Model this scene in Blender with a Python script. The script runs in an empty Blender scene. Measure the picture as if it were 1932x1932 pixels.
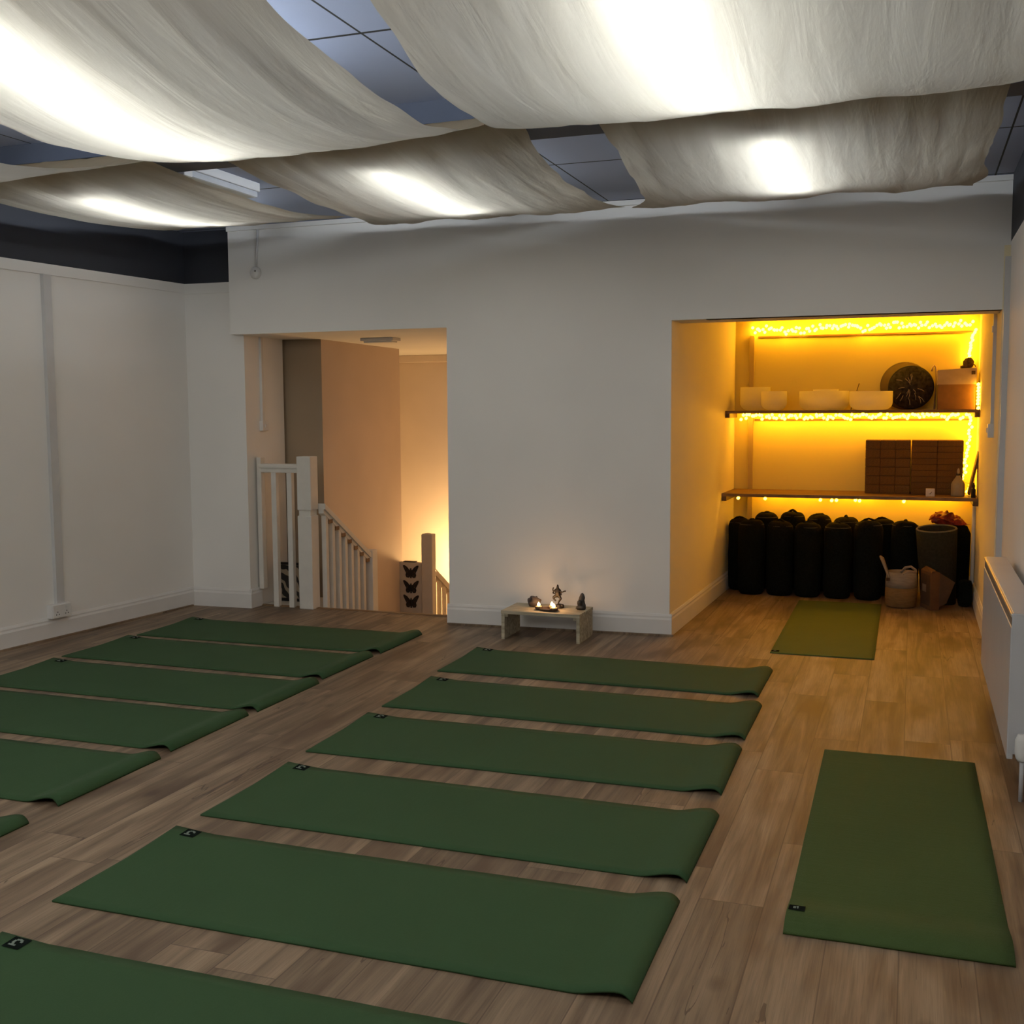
import bpy, bmesh, math, random
from mathutils import Vector, Matrix, noise
random.seed(7)
scene = bpy.context.scene
COL = scene.collection
PI = math.pi

# ------------------------------------------------------------------ camera
H_CAM = 1.472
F_PX = 2109.26
pitch, roll, yaw = 0.0910, -0.0056, math.radians(-19.7)
def _room(v):
    X = Vector((math.cos(yaw), math.sin(yaw), 0)); Y = Vector((-math.sin(yaw), math.cos(yaw), 0))
    return Vector((v.dot(X), v.dot(Y), v.z))
_F = Vector((0, math.cos(pitch), -math.sin(pitch))); _R = Vector((1, 0, 0)); _U = _R.cross(_F)
_cr, _sr = math.cos(roll), math.sin(roll)
F = _room(_F); R = _room(_R * _cr + _U * _sr); U = _room(_U * _cr - _R * _sr)
cam_d = bpy.data.cameras.new('camera'); cam = bpy.data.objects.new('camera', cam_d); COL.objects.link(cam)
cam_d.sensor_width = 36; cam_d.lens = F_PX / 1932 * 36; cam_d.clip_start = .02
m = Matrix.Identity(4)
for i in range(3):
    m[i][0], m[i][1], m[i][2] = R[i], U[i], -F[i]
m[2][3] = H_CAM
cam.matrix_world = m
scene.camera = cam

scene.view_settings.view_transform = 'Standard'
scene.view_settings.look = 'None'
scene.view_settings.exposure = 0
scene.view_settings.gamma = 1.06
scene.cycles.max_bounces = 5
scene.cycles.diffuse_bounces = 3
scene.cycles.glossy_bounces = 2
scene.cycles.transmission_bounces = 4
scene.cycles.use_light_tree = False
scene.cycles.adaptive_threshold = .02
scene.cycles.adaptive_min_samples = 32
scene.cycles.sample_clamp_indirect = 4

w = bpy.data.worlds.new('world'); scene.world = w; w.use_nodes = True
w.node_tree.nodes['Background'].inputs[0].default_value = (.5, .55, .65, 1)
w.node_tree.nodes['Background'].inputs[1].default_value = .0

# ------------------------------------------------------------------ materials
def new_mat(name):
    mt = bpy.data.materials.new(name); mt.use_nodes = True
    nt = mt.node_tree; nt.nodes.clear()
    out = nt.nodes.new('ShaderNodeOutputMaterial')
    return mt, nt, out
def N(nt, kind, **kw):
    n = nt.nodes.new(kind)
    for k, v in kw.items():
        if k == 'op': n.operation = v
        else: setattr(n, k, v)
    return n
def math_n(nt, op, a, b=None, c=None):
    n = nt.nodes.new('ShaderNodeMath'); n.operation = op
    for i, v in enumerate((a, b, c)):
        if v is None: continue
        if isinstance(v, (int, float)): n.inputs[i].default_value = v
        else: nt.links.new(v, n.inputs[i])
    return n.outputs[0]
def mix_c(nt, fac, a, b, blend='MIX'):
    n = nt.nodes.new('ShaderNodeMix'); n.data_type = 'RGBA'; n.blend_type = blend
    for s, v in ((n.inputs[0], fac), (n.inputs[6], a), (n.inputs[7], b)):
        if isinstance(v, (int, float)): s.default_value = v
        elif isinstance(v, tuple): s.default_value = (*v[:3], 1)
        else: nt.links.new(v, s)
    return n.outputs[2]
def pmat(name, col, rough=.6, var=.06, scale=30, bump=.0, bscale=120, metal=0, spec=.3, stretch=(1, 1, 1), col2=None, trans=0):
    mt, nt, out = new_mat(name)
    b = N(nt, 'ShaderNodeBsdfPrincipled')
    tc = N(nt, 'ShaderNodeTexCoord'); mp = N(nt, 'ShaderNodeMapping')
    mp.inputs['Scale'].default_value = stretch
    nt.links.new(tc.outputs['Object'], mp.inputs[0])
    nz = N(nt, 'ShaderNodeTexNoise'); nz.inputs['Scale'].default_value = scale; nz.inputs['Detail'].default_value = 2
    nt.links.new(mp.outputs[0], nz.inputs[0])
    c2 = col2 or tuple(min(1, c * (1 - var * 2)) for c in col)
    c1 = col if col2 else tuple(min(1, c * (1 + var)) for c in col)
    rmp = N(nt, 'ShaderNodeMapRange'); rmp.inputs[1].default_value = .3; rmp.inputs[2].default_value = .7
    nt.links.new(nz.outputs[0], rmp.inputs[0])
    nt.links.new(mix_c(nt, rmp.outputs[0], c2, c1), b.inputs['Base Color'])
    b.inputs['Roughness'].default_value = rough; b.inputs['Metallic'].default_value = metal
    b.inputs['Specular IOR Level'].default_value = spec
    if trans: b.inputs['Transmission Weight'].default_value = trans
    if bump:
        n2 = N(nt, 'ShaderNodeTexNoise'); n2.inputs['Scale'].default_value = bscale; n2.inputs['Detail'].default_value = 1
        nt.links.new(mp.outputs[0], n2.inputs[0])
        bp = N(nt, 'ShaderNodeBump'); bp.inputs['Strength'].default_value = bump; bp.inputs['Distance'].default_value = .004
        nt.links.new(n2.outputs[0], bp.inputs['Height']); nt.links.new(bp.outputs[0], b.inputs['Normal'])
    nt.links.new(b.outputs[0], out.inputs[0])
    return mt
def emat(name, col, s):
    mt, nt, out = new_mat(name)
    e = N(nt, 'ShaderNodeEmission'); e.inputs[0].default_value = (*col, 1); e.inputs[1].default_value = s
    nt.links.new(e.outputs[0], out.inputs[0]); return mt

M = {}
M['alcove_glow_tint'] = pmat('wall_paint_yellow_glow_tint', (.76, .62, .15), .75, .02, 1.5, .06, 60)  # fairy-light yellow put into the back wall's colour
M['alcove_side_glow_tint'] = pmat('wall_paint_warm_glow_tint', (.86, .77, .52), .75, .02, 1.5)  # warm cast of the fairy lights put into the side walls' colour
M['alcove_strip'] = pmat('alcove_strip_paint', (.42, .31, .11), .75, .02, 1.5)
M['wall'] = pmat('wall_paint', (.86, .845, .81), .75, .02, 1.5)
M['trim'] = pmat('satin_white_trim', (.74, .725, .70), .45, .02, 5, .02, 60)
M['plastic'] = pmat('white_plastic', (.72, .71, .69), .35, .02, 8)
M['conduit'] = pmat('painted_conduit', (.60, .60, .60), .45, .02, 8)
M['dark_paint'] = pmat('dark_blue_black_paint', (.030, .033, .042), .7, .05, 2, .05, 40)
M['rail_shaded'] = pmat('rail_paint_shaded', (.46, .40, .33), .5, .03, 10, .03, 50)  # darker copy of the rail paint, imitating backlit shade
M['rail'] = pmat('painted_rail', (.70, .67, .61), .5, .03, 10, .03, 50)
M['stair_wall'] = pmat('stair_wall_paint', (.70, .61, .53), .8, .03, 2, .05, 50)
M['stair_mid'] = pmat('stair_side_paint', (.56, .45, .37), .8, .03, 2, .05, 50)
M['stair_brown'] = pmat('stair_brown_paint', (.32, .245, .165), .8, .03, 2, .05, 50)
M['carpet'] = pmat('stair_carpet', (.10, .08, .07), .95, .2, 90, .4, 300)
M['bolster'] = pmat('charcoal_bolster_cloth', (.007, .008, .006), .95, .25, 90, .35, 400, spec=.06)
M['bolster_trim'] = pmat('charcoal_piping', (.045, .042, .034), .85, .15, 90)
M['cork'] = pmat('cork_block', (.155, .074, .018), .9, .2, 130, .2, 250, col2=(.105, .050, .012))
M['shelf'] = pmat('shelf_wood', (.20, .115, .055), .6, .2, 12, .05, 60, stretch=(1, 8, 8))
M['shelf_end'] = pmat('shelf_bracket', (.10, .055, .025), .6, .1, 20)
def bowl_mat():
    mt, nt, out = new_mat('frosted_bowl')
    d = N(nt, 'ShaderNodeBsdfPrincipled'); d.inputs['Base Color'].default_value = (.84, .80, .70, 1); d.inputs['Roughness'].default_value = .4
    t = N(nt, 'ShaderNodeBsdfTranslucent'); nz = N(nt, 'ShaderNodeTexNoise'); nz.inputs['Scale'].default_value = 14
    nt.links.new(mix_c(nt, nz.outputs[0], (.86, .82, .72), (.93, .90, .80)), t.inputs[0])
    mx = N(nt, 'ShaderNodeMixShader'); mx.inputs[0].default_value = .68
    nt.links.new(d.outputs[0], mx.inputs[1]); nt.links.new(t.outputs[0], mx.inputs[2]); nt.links.new(mx.outputs[0], out.inputs[0]); return mt
M['bowl'] = bowl_mat()
M['drum_skin'] = pmat('woven_drum_face', (.030, .026, .020), .8, .5, 40, .3, 60)
M['drum_side'] = pmat('drum_side', (.10, .068, .028), .6, .1, 14)
M['scratch'] = pmat('pale_scratches', (.34, .27, .17), .7, .1, 30)
M['card'] = pmat('cardboard', (.115, .055, .024), .85, .08, 20, .05, 90)
M['card_print'] = pmat('carton_print', (.24, .15, .09), .8, .06, 20)
M['card_dark'] = pmat('cardboard_inside', (.075, .040, .020), .9, .08, 20)
M['box_lid'] = pmat('pale_box_lid', (.44, .33, .22), .8, .05, 20)
M['box_low'] = pmat('brown_box_base', (.22, .105, .035), .8, .06, 20)
M['dark'] = pmat('near_black', (.012, .010, .009), .7, .2, 30)
M['brown'] = pmat('dark_brown_shaker', (.065, .035, .018), .8, .3, 60, .3, 90)
M['label_w'] = pmat('paper_white', (.62, .56, .50), .7, .04, 30)
M['basket_w'] = pmat('cotton_rope_white', (.30, .24, .18), .9, .08, 20, .5, 120, stretch=(1, 1, 4))
M['basket_t'] = pmat('jute_rope_tan', (.21, .115, .040), .9, .1, 20, .5, 120, stretch=(1, 1, 4))
M['felt'] = pmat('grey_foam_mat', (.026, .026, .018), .95, .1, 60, .2, 200, spec=.04)
M['felt_rim'] = pmat('grey_mat_edge', (.13, .12, .09), .9, .1, 60)
M['redcloth'] = pmat('crumpled_red_cloth', (.24, .022, .012), .45, .3, 14, .4, 30)
M['bench'] = pmat('weathered_bench_wood', (.44, .39, .28), .8, .20, 6, .15, 60, stretch=(1, 9, 9))
M['stone'] = pmat('dark_pink_stone', (.075, .060, .058), .6, .4, 25, .5, 40)
M['stone2'] = pmat('grey_carved_stone', (.055, .051, .046), .65, .35, 25, .5, 60)
M['bronze'] = pmat('dark_bronze', (.012, .009, .007), .5, .3, 40, .2, 80)
M['dish'] = pmat('dark_glazed_dish', (.050, .028, .018), .4, .3, 30)
M['wax'] = pmat('tealight_wax', (.62, .42, .22), .5, .05, 30)
M['flame'] = emat('candle_flame', (1, .55, .18), 26)
M['radiator'] = pmat('radiator_enamel', (.50, .50, .515), .35, .02, 6)
M['radiator_edge'] = pmat('radiator_dark_recess', (.16, .15, .14), .4, .05, 12)
M['chrome'] = pmat('brushed_metal_edge', (.66, .62, .56), .4, .05, 12, metal=.9)
M['tube'] = emat('fluorescent_tube', (.86, .93, 1.0), 86)
M['tube_far'] = emat('fluorescent_tube_far', (.86, .93, 1.0), 64)
M['housing'] = pmat('light_housing_white', (.75, .76, .78), .4, .02, 8)
M['diffuser'] = pmat('clear_ribbed_diffuser', (.62, .66, .72), .25, .03, 8)
M['wire'] = pmat('thin_light_wire', (.35, .20, .06), .5, .1, 20)
M['bulb'] = emat('warm_fairy_bulb', (1.0, .42, .014), 43)
M['gold_frame'] = M['dark']
M['oakleg'] = M['bench']
M['label_k'] = pmat('black_label', (.006, .009, .008), .95, .1, 50, spec=.02)
M['label_mark'] = pmat('pale_green_grey_mark', (.17, .21, .18), .9, .05, 50, spec=.05)
M['bottle_w'] = pmat('translucent_white_bottle', (.34, .27, .16), .45, .04, 20)
M['beam'] = pmat('blue_grey_beam_paint', (.095, .115, .17), .7, .05, 3, .05, 40)

def zebra_mat():
    mt, nt, out = new_mat('striped_print')
    b = N(nt, 'ShaderNodeBsdfPrincipled'); b.inputs['Roughness'].default_value = .6
    tc = N(nt, 'ShaderNodeTexCoord'); mp = N(nt, 'ShaderNodeMapping'); mp.inputs['Rotation'].default_value = (0, .75, 0)
    mp.inputs['Scale'].default_value = (1, 1, 1)
    nt.links.new(tc.outputs['Object'], mp.inputs[0])
    wv = N(nt, 'ShaderNodeTexWave'); wv.bands_direction = 'X'; wv.inputs['Scale'].default_value = 4.2; wv.inputs['Distortion'].default_value = 5.0
    wv.inputs['Detail'].default_value = 1; wv.inputs['Detail Scale'].default_value = 2.5
    nt.links.new(mp.outputs[0], wv.inputs[0])
    st = math_n(nt, 'GREATER_THAN', wv.outputs[1], .55)
    nt.links.new(mix_c(nt, st, (.012, .010, .008), (.36, .29, .20)), b.inputs['Base Color'])
    nt.links.new(b.outputs[0], out.inputs[0]); return mt
M['zebra'] = zebra_mat()

def floor_mat():
    mt, nt, out = new_mat('oak_plank_floor')
    b = N(nt, 'ShaderNodeBsdfPrincipled')
    g = N(nt, 'ShaderNodeTexCoord'); sep = N(nt, 'ShaderNodeSeparateXYZ'); nt.links.new(g.outputs['Object'], sep.inputs[0])
    PWID, PLEN = .1905, 1.29
    u = math_n(nt, 'DIVIDE', math_n(nt, 'ADD', sep.outputs[0], 20.0 * PWID), PWID)
    row = math_n(nt, 'FLOOR', u); fu = math_n(nt, 'FRACT', u)
    wn = N(nt, 'ShaderNodeTexWhiteNoise'); wn.noise_dimensions = '1D'; nt.links.new(row, wn.inputs['W'])
    v = math_n(nt, 'DIVIDE', math_n(nt, 'ADD', sep.outputs[1], math_n(nt, 'MULTIPLY', wn.outputs[0], PLEN * 3.0)), PLEN)
    cl = math_n(nt, 'FLOOR', v); fv = math_n(nt, 'FRACT', v)
    comb = N(nt, 'ShaderNodeCombineXYZ'); nt.links.new(row, comb.inputs[0]); nt.links.new(cl, comb.inputs[1])
    w2 = N(nt, 'ShaderNodeTexWhiteNoise'); w2.noise_dimensions = '2D'; nt.links.new(comb.outputs[0], w2.inputs['Vector'])
    # per plank offset for grain
    off = N(nt, 'ShaderNodeVectorMath'); off.operation = 'SCALE'; nt.links.new(w2.outputs['Color'], off.inputs[0]); off.inputs['Scale'].default_value = 37
    add = N(nt, 'ShaderNodeVectorMath'); add.operation = 'ADD'; nt.links.new(g.outputs['Object'], add.inputs[0]); nt.links.new(off.outputs[0], add.inputs[1])
    mp = N(nt, 'ShaderNodeMapping'); mp.inputs['Scale'].default_value = (13, .9, 1); nt.links.new(add.outputs[0], mp.inputs[0])
    n1 = N(nt, 'ShaderNodeTexNoise'); n1.inputs['Scale'].default_value = 1.2; n1.inputs['Detail'].default_value = 3; n1.inputs['Distortion'].default_value = .7
    nt.links.new(mp.outputs[0], n1.inputs[0])
    mp2 = N(nt, 'ShaderNodeMapping'); mp2.inputs['Scale'].default_value = (120, 3.0, 1); nt.links.new(add.outputs[0], mp2.inputs[0])
    n2 = N(nt, 'ShaderNodeTexNoise'); n2.inputs['Scale'].default_value = 1.5; n2.inputs['Detail'].default_value = 6; n2.inputs['Distortion'].default_value = .9
    nt.links.new(mp2.outputs[0], n2.inputs[0])
    # blotchy dark clouds and knots
    mp3 = N(nt, 'ShaderNodeMapping'); mp3.inputs['Scale'].default_value = (5.5, 2.0, 1); nt.links.new(add.outputs[0], mp3.inputs[0])
    n3 = N(nt, 'ShaderNodeTexNoise'); n3.inputs['Scale'].default_value = 1.0; n3.inputs['Detail'].default_value = 2; nt.links.new(mp3.outputs[0], n3.inputs[0])
    cloud = N(nt, 'ShaderNodeMapRange'); cloud.inputs[1].default_value = .50; cloud.inputs[2].default_value = .70; nt.links.new(n3.outputs[0], cloud.inputs[0])
    vo = N(nt, 'ShaderNodeTexVoronoi'); vo.inputs['Scale'].default_value = 1.0
    mp4 = N(nt, 'ShaderNodeMapping'); mp4.inputs['Scale'].default_value = (3.4, 1.9, 1); nt.links.new(add.outputs[0], mp4.inputs[0]); nt.links.new(mp4.outputs[0], vo.inputs[0])
    knot = N(nt, 'ShaderNodeMapRange'); knot.inputs[1].default_value = .04; knot.inputs[2].default_value = .11; knot.inputs[3].default_value = 1; knot.inputs[4].default_value = 0
    nt.links.new(vo.outputs[0], knot.inputs[0])
    n1r = N(nt, 'ShaderNodeMapRange'); n1r.inputs[1].default_value = .30; n1r.inputs[2].default_value = .68; nt.links.new(n1.outputs[0], n1r.inputs[0])
    c = mix_c(nt, n1r.outputs[0], (.108, .069, .042), (.300, .215, .138))
    tone = N(nt, 'ShaderNodeMapRange'); tone.inputs[3].default_value = .76; tone.inputs[4].default_value = 1.14; nt.links.new(w2.outputs[0], tone.inputs[0])
    cm = N(nt, 'ShaderNodeVectorMath'); cm.operation = 'SCALE'; nt.links.new(c, cm.inputs[0]); nt.links.new(tone.outputs[0], cm.inputs['Scale'])
    gr = N(nt, 'ShaderNodeMapRange'); gr.inputs[1].default_value = .34; gr.inputs[2].default_value = .56; gr.inputs[3].default_value = .76; gr.inputs[4].default_value = 1.0
    nt.links.new(n2.outputs[0], gr.inputs[0])
    cm2 = N(nt, 'ShaderNodeVectorMath'); cm2.operation = 'SCALE'; nt.links.new(cm.outputs[0], cm2.inputs[0]); nt.links.new(gr.outputs[0], cm2.inputs['Scale'])
    c3 = mix_c(nt, math_n(nt, 'MULTIPLY', cloud.outputs[0], .80), cm2.outputs[0], (.080, .048, .030))
    c4 = mix_c(nt, math_n(nt, 'MULTIPLY', knot.outputs[0], .55), c3, (.045, .026, .017))
    # thin dark cracks on some boards
    mp5 = N(nt, 'ShaderNodeMapping'); mp5.inputs['Scale'].default_value = (7.5, .55, 1); nt.links.new(add.outputs[0], mp5.inputs[0])
    n5 = N(nt, 'ShaderNodeTexNoise'); n5.inputs['Scale'].default_value = 1.0; n5.inputs['Detail'].default_value = 5; n5.inputs['Roughness'].default_value = .42; nt.links.new(mp5.outputs[0], n5.inputs[0])
    crack = math_n(nt, 'LESS_THAN', math_n(nt, 'ABSOLUTE', math_n(nt, 'SUBTRACT', n5.outputs[0], .5)), .0030)
    w3 = N(nt, 'ShaderNodeTexWhiteNoise'); w3.noise_dimensions = '3D'; nt.links.new(w2.outputs['Color'], w3.inputs['Vector'])
    crack = math_n(nt, 'MULTIPLY', crack, math_n(nt, 'GREATER_THAN', w3.outputs[0], .62))
    n6 = N(nt, 'ShaderNodeTexNoise'); n6.inputs['Scale'].default_value = 2.3; nt.links.new(add.outputs[0], n6.inputs[0])
    crack = math_n(nt, 'MULTIPLY', crack, math_n(nt, 'GREATER_THAN', n6.outputs[0], .52))
    c4 = mix_c(nt, math_n(nt, 'MULTIPLY', crack, .7), c4, (.045, .026, .016))
    # seams
    eu = math_n(nt, 'MINIMUM', fu, math_n(nt, 'SUBTRACT', 1.0, fu)); ev = math_n(nt, 'MINIMUM', fv, math_n(nt, 'SUBTRACT', 1.0, fv))
    su = math_n(nt, 'LESS_THAN', eu, .0095); sv = math_n(nt, 'LESS_THAN', ev, .0014)
    seam = math_n(nt, 'MAXIMUM', su, sv)
    c5 = mix_c(nt, math_n(nt, 'MULTIPLY', seam, .62), c4, (.05, .030, .020))
    nt.links.new(c5, b.inputs['Base Color'])
    b.inputs['Roughness'].default_value = .52; b.inputs['Specular IOR Level'].default_value = .28
    bp = N(nt, 'ShaderNodeBump'); bp.inputs['Strength'].default_value = .25; bp.inputs['Distance'].default_value = .003
    hgt = math_n(nt, 'SUBTRACT', math_n(nt, 'MULTIPLY', n2.outputs[0], .35), seam)
    nt.links.new(hgt, bp.inputs['Height']); nt.links.new(bp.outputs[0], b.inputs['Normal'])
    nt.links.new(b.outputs[0], out.inputs[0]); return mt
M['floor'] = floor_mat()

def ceiling_mat():
    mt, nt, out = new_mat('dark_panel_ceiling')
    b = N(nt, 'ShaderNodeBsdfPrincipled'); b.inputs['Roughness'].default_value = .7
    g = N(nt, 'ShaderNodeTexCoord'); sep = N(nt, 'ShaderNodeSeparateXYZ'); nt.links.new(g.outputs['Object'], sep.inputs[0])
    P = 1.14
    fx = math_n(nt, 'FRACT', math_n(nt, 'DIVIDE', math_n(nt, 'ADD', sep.outputs[0], 1.87 + 10 * P), P))
    fy = math_n(nt, 'FRACT', math_n(nt, 'DIVIDE', math_n(nt, 'ADD', sep.outputs[1], -3.67 + 10 * P), P))
    ex = math_n(nt, 'MINIMUM', fx, math_n(nt, 'SUBTRACT', 1.0, fx)); ey = math_n(nt, 'MINIMUM', fy, math_n(nt, 'SUBTRACT', 1.0, fy))
    seam = math_n(nt, 'MAXIMUM', math_n(nt, 'LESS_THAN', ex, .0042), math_n(nt, 'LESS_THAN', ey, .0075))
    nz = N(nt, 'ShaderNodeTexNoise'); nz.inputs['Scale'].default_value = 3; nt.links.new(g.outputs['Object'], nz.inputs[0])
    base = mix_c(nt, nz.outputs[0], (.36, .425, .61), (.40, .47, .66))
    nt.links.new(mix_c(nt, seam, base, (.008, .009, .012)), b.inputs['Base Color'])
    bp = N(nt, 'ShaderNodeBump'); bp.inputs['Strength'].default_value = .6; bp.inputs['Distance'].default_value = .004
    nt.links.new(math_n(nt, 'SUBTRACT', 1.0, seam), bp.inputs['Height']); nt.links.new(bp.outputs[0], b.inputs['Normal'])
    nt.links.new(b.outputs[0], out.inputs[0]); return mt
M['ceiling'] = ceiling_mat()

def mat_mat(name, col, bump=.5):
    mt, nt, out = new_mat(name)
    b = N(nt, 'ShaderNodeBsdfPrincipled'); b.inputs['Roughness'].default_value = .82; b.inputs['Specular IOR Level'].default_value = .2
    tc = N(nt, 'ShaderNodeTexCoord')
    n1 = N(nt, 'ShaderNodeTexNoise'); n1.inputs['Scale'].default_value = 2.2; n1.inputs['Detail'].default_value = 3; nt.links.new(tc.outputs['Object'], n1.inputs[0])
    n2 = N(nt, 'ShaderNodeTexNoise'); n2.inputs['Scale'].default_value = 260; n2.inputs['Detail'].default_value = 2; nt.links.new(tc.outputs['Object'], n2.inputs[0])
    c = mix_c(nt, n1.outputs[0], tuple(x * .9 for x in col), tuple(x * 1.1 for x in col))
    c = mix_c(nt, math_n(nt, 'MULTIPLY', n2.outputs[0], .4), c, tuple(x * .72 for x in col))
    nt.links.new(c, b.inputs['Base Color'])
    mp = N(nt, 'ShaderNodeMapping'); mp.inputs['Scale'].default_value = (60, 3, 1); nt.links.new(tc.outputs['Object'], mp.inputs[0])
    n3 = N(nt, 'ShaderNodeTexNoise'); n3.inputs['Scale'].default_value = 1.0; nt.links.new(mp.outputs[0], n3.inputs[0])
    bp = N(nt, 'ShaderNodeBump'); bp.inputs['Strength'].default_value = bump; bp.inputs['Distance'].default_value = .0012
    nt.links.new(math_n(nt, 'ADD', n2.outputs[0], n3.outputs[0]), bp.inputs['Height']); nt.links.new(bp.outputs[0], b.inputs['Normal'])
    nt.links.new(b.outputs[0], out.inputs[0]); return mt
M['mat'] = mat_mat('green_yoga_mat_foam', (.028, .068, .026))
M['mat_lit'] = mat_mat('green_yoga_mat_foam_yellow_lit', (.080, .112, .022), 1.0)  # lighter, yellower copy of the mat green, imitating the alcove light
M['mat_r'] = mat_mat('olive_green_yoga_mat_foam', (.042, .074, .019), 1.3)

def cloth_mat():
    mt, nt, out = new_mat('cream_muslin')
    d = N(nt, 'ShaderNodeBsdfDiffuse'); t = N(nt, 'ShaderNodeBsdfTranslucent')
    tc = N(nt, 'ShaderNodeTexCoord')
    mp = N(nt, 'ShaderNodeMapping'); mp.inputs['Scale'].default_value = (14, 1.6, 3); nt.links.new(tc.outputs['Object'], mp.inputs[0])
    n1 = N(nt, 'ShaderNodeTexNoise'); n1.inputs['Scale'].default_value = 1.0; n1.inputs['Detail'].default_value = 5; n1.inputs['Distortion'].default_value = .5
    nt.links.new(mp.outputs[0], n1.inputs[0])
    c = mix_c(nt, n1.outputs[0], (.50, .42, .285), (.60, .515, .37))
    nt.links.new(c, d.inputs[0])
    nt.links.new(mix_c(nt, n1.outputs[0], (.60, .525, .39), (.80, .735, .60)), t.inputs[0])
    n2 = N(nt, 'ShaderNodeTexNoise'); n2.inputs['Scale'].default_value = 420; nt.links.new(tc.outputs['Object'], n2.inputs[0])
    bp = N(nt, 'ShaderNodeBump'); bp.inputs['Strength'].default_value = .32; bp.inputs['Distance'].default_value = .022
    mpc = N(nt, 'ShaderNodeMapping'); mpc.inputs['Scale'].default_value = (26, 5, 5); nt.links.new(tc.outputs['Object'], mpc.inputs[0])
    nc = N(nt, 'ShaderNodeTexNoise'); nc.inputs['Scale'].default_value = 1.0; nc.inputs['Detail'].default_value = 6; nc.inputs['Distortion'].default_value = 1.4; nt.links.new(mpc.outputs[0], nc.inputs[0])
    nt.links.new(math_n(nt, 'ADD', n1.outputs[0], math_n(nt, 'MULTIPLY', nc.outputs[0], .10)), bp.inputs['Height'])
    nt.links.new(bp.outputs[0], d.inputs['Normal']); nt.links.new(bp.outputs[0], t.inputs['Normal'])
    mx = N(nt, 'ShaderNodeMixShader'); mx.inputs[0].default_value = .42
    nt.links.new(d.outputs[0], mx.inputs[1]); nt.links.new(t.outputs[0], mx.inputs[2])
    nt.links.new(mx.outputs[0], out.inputs[0]); return mt
M['cloth'] = cloth_mat()

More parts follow.
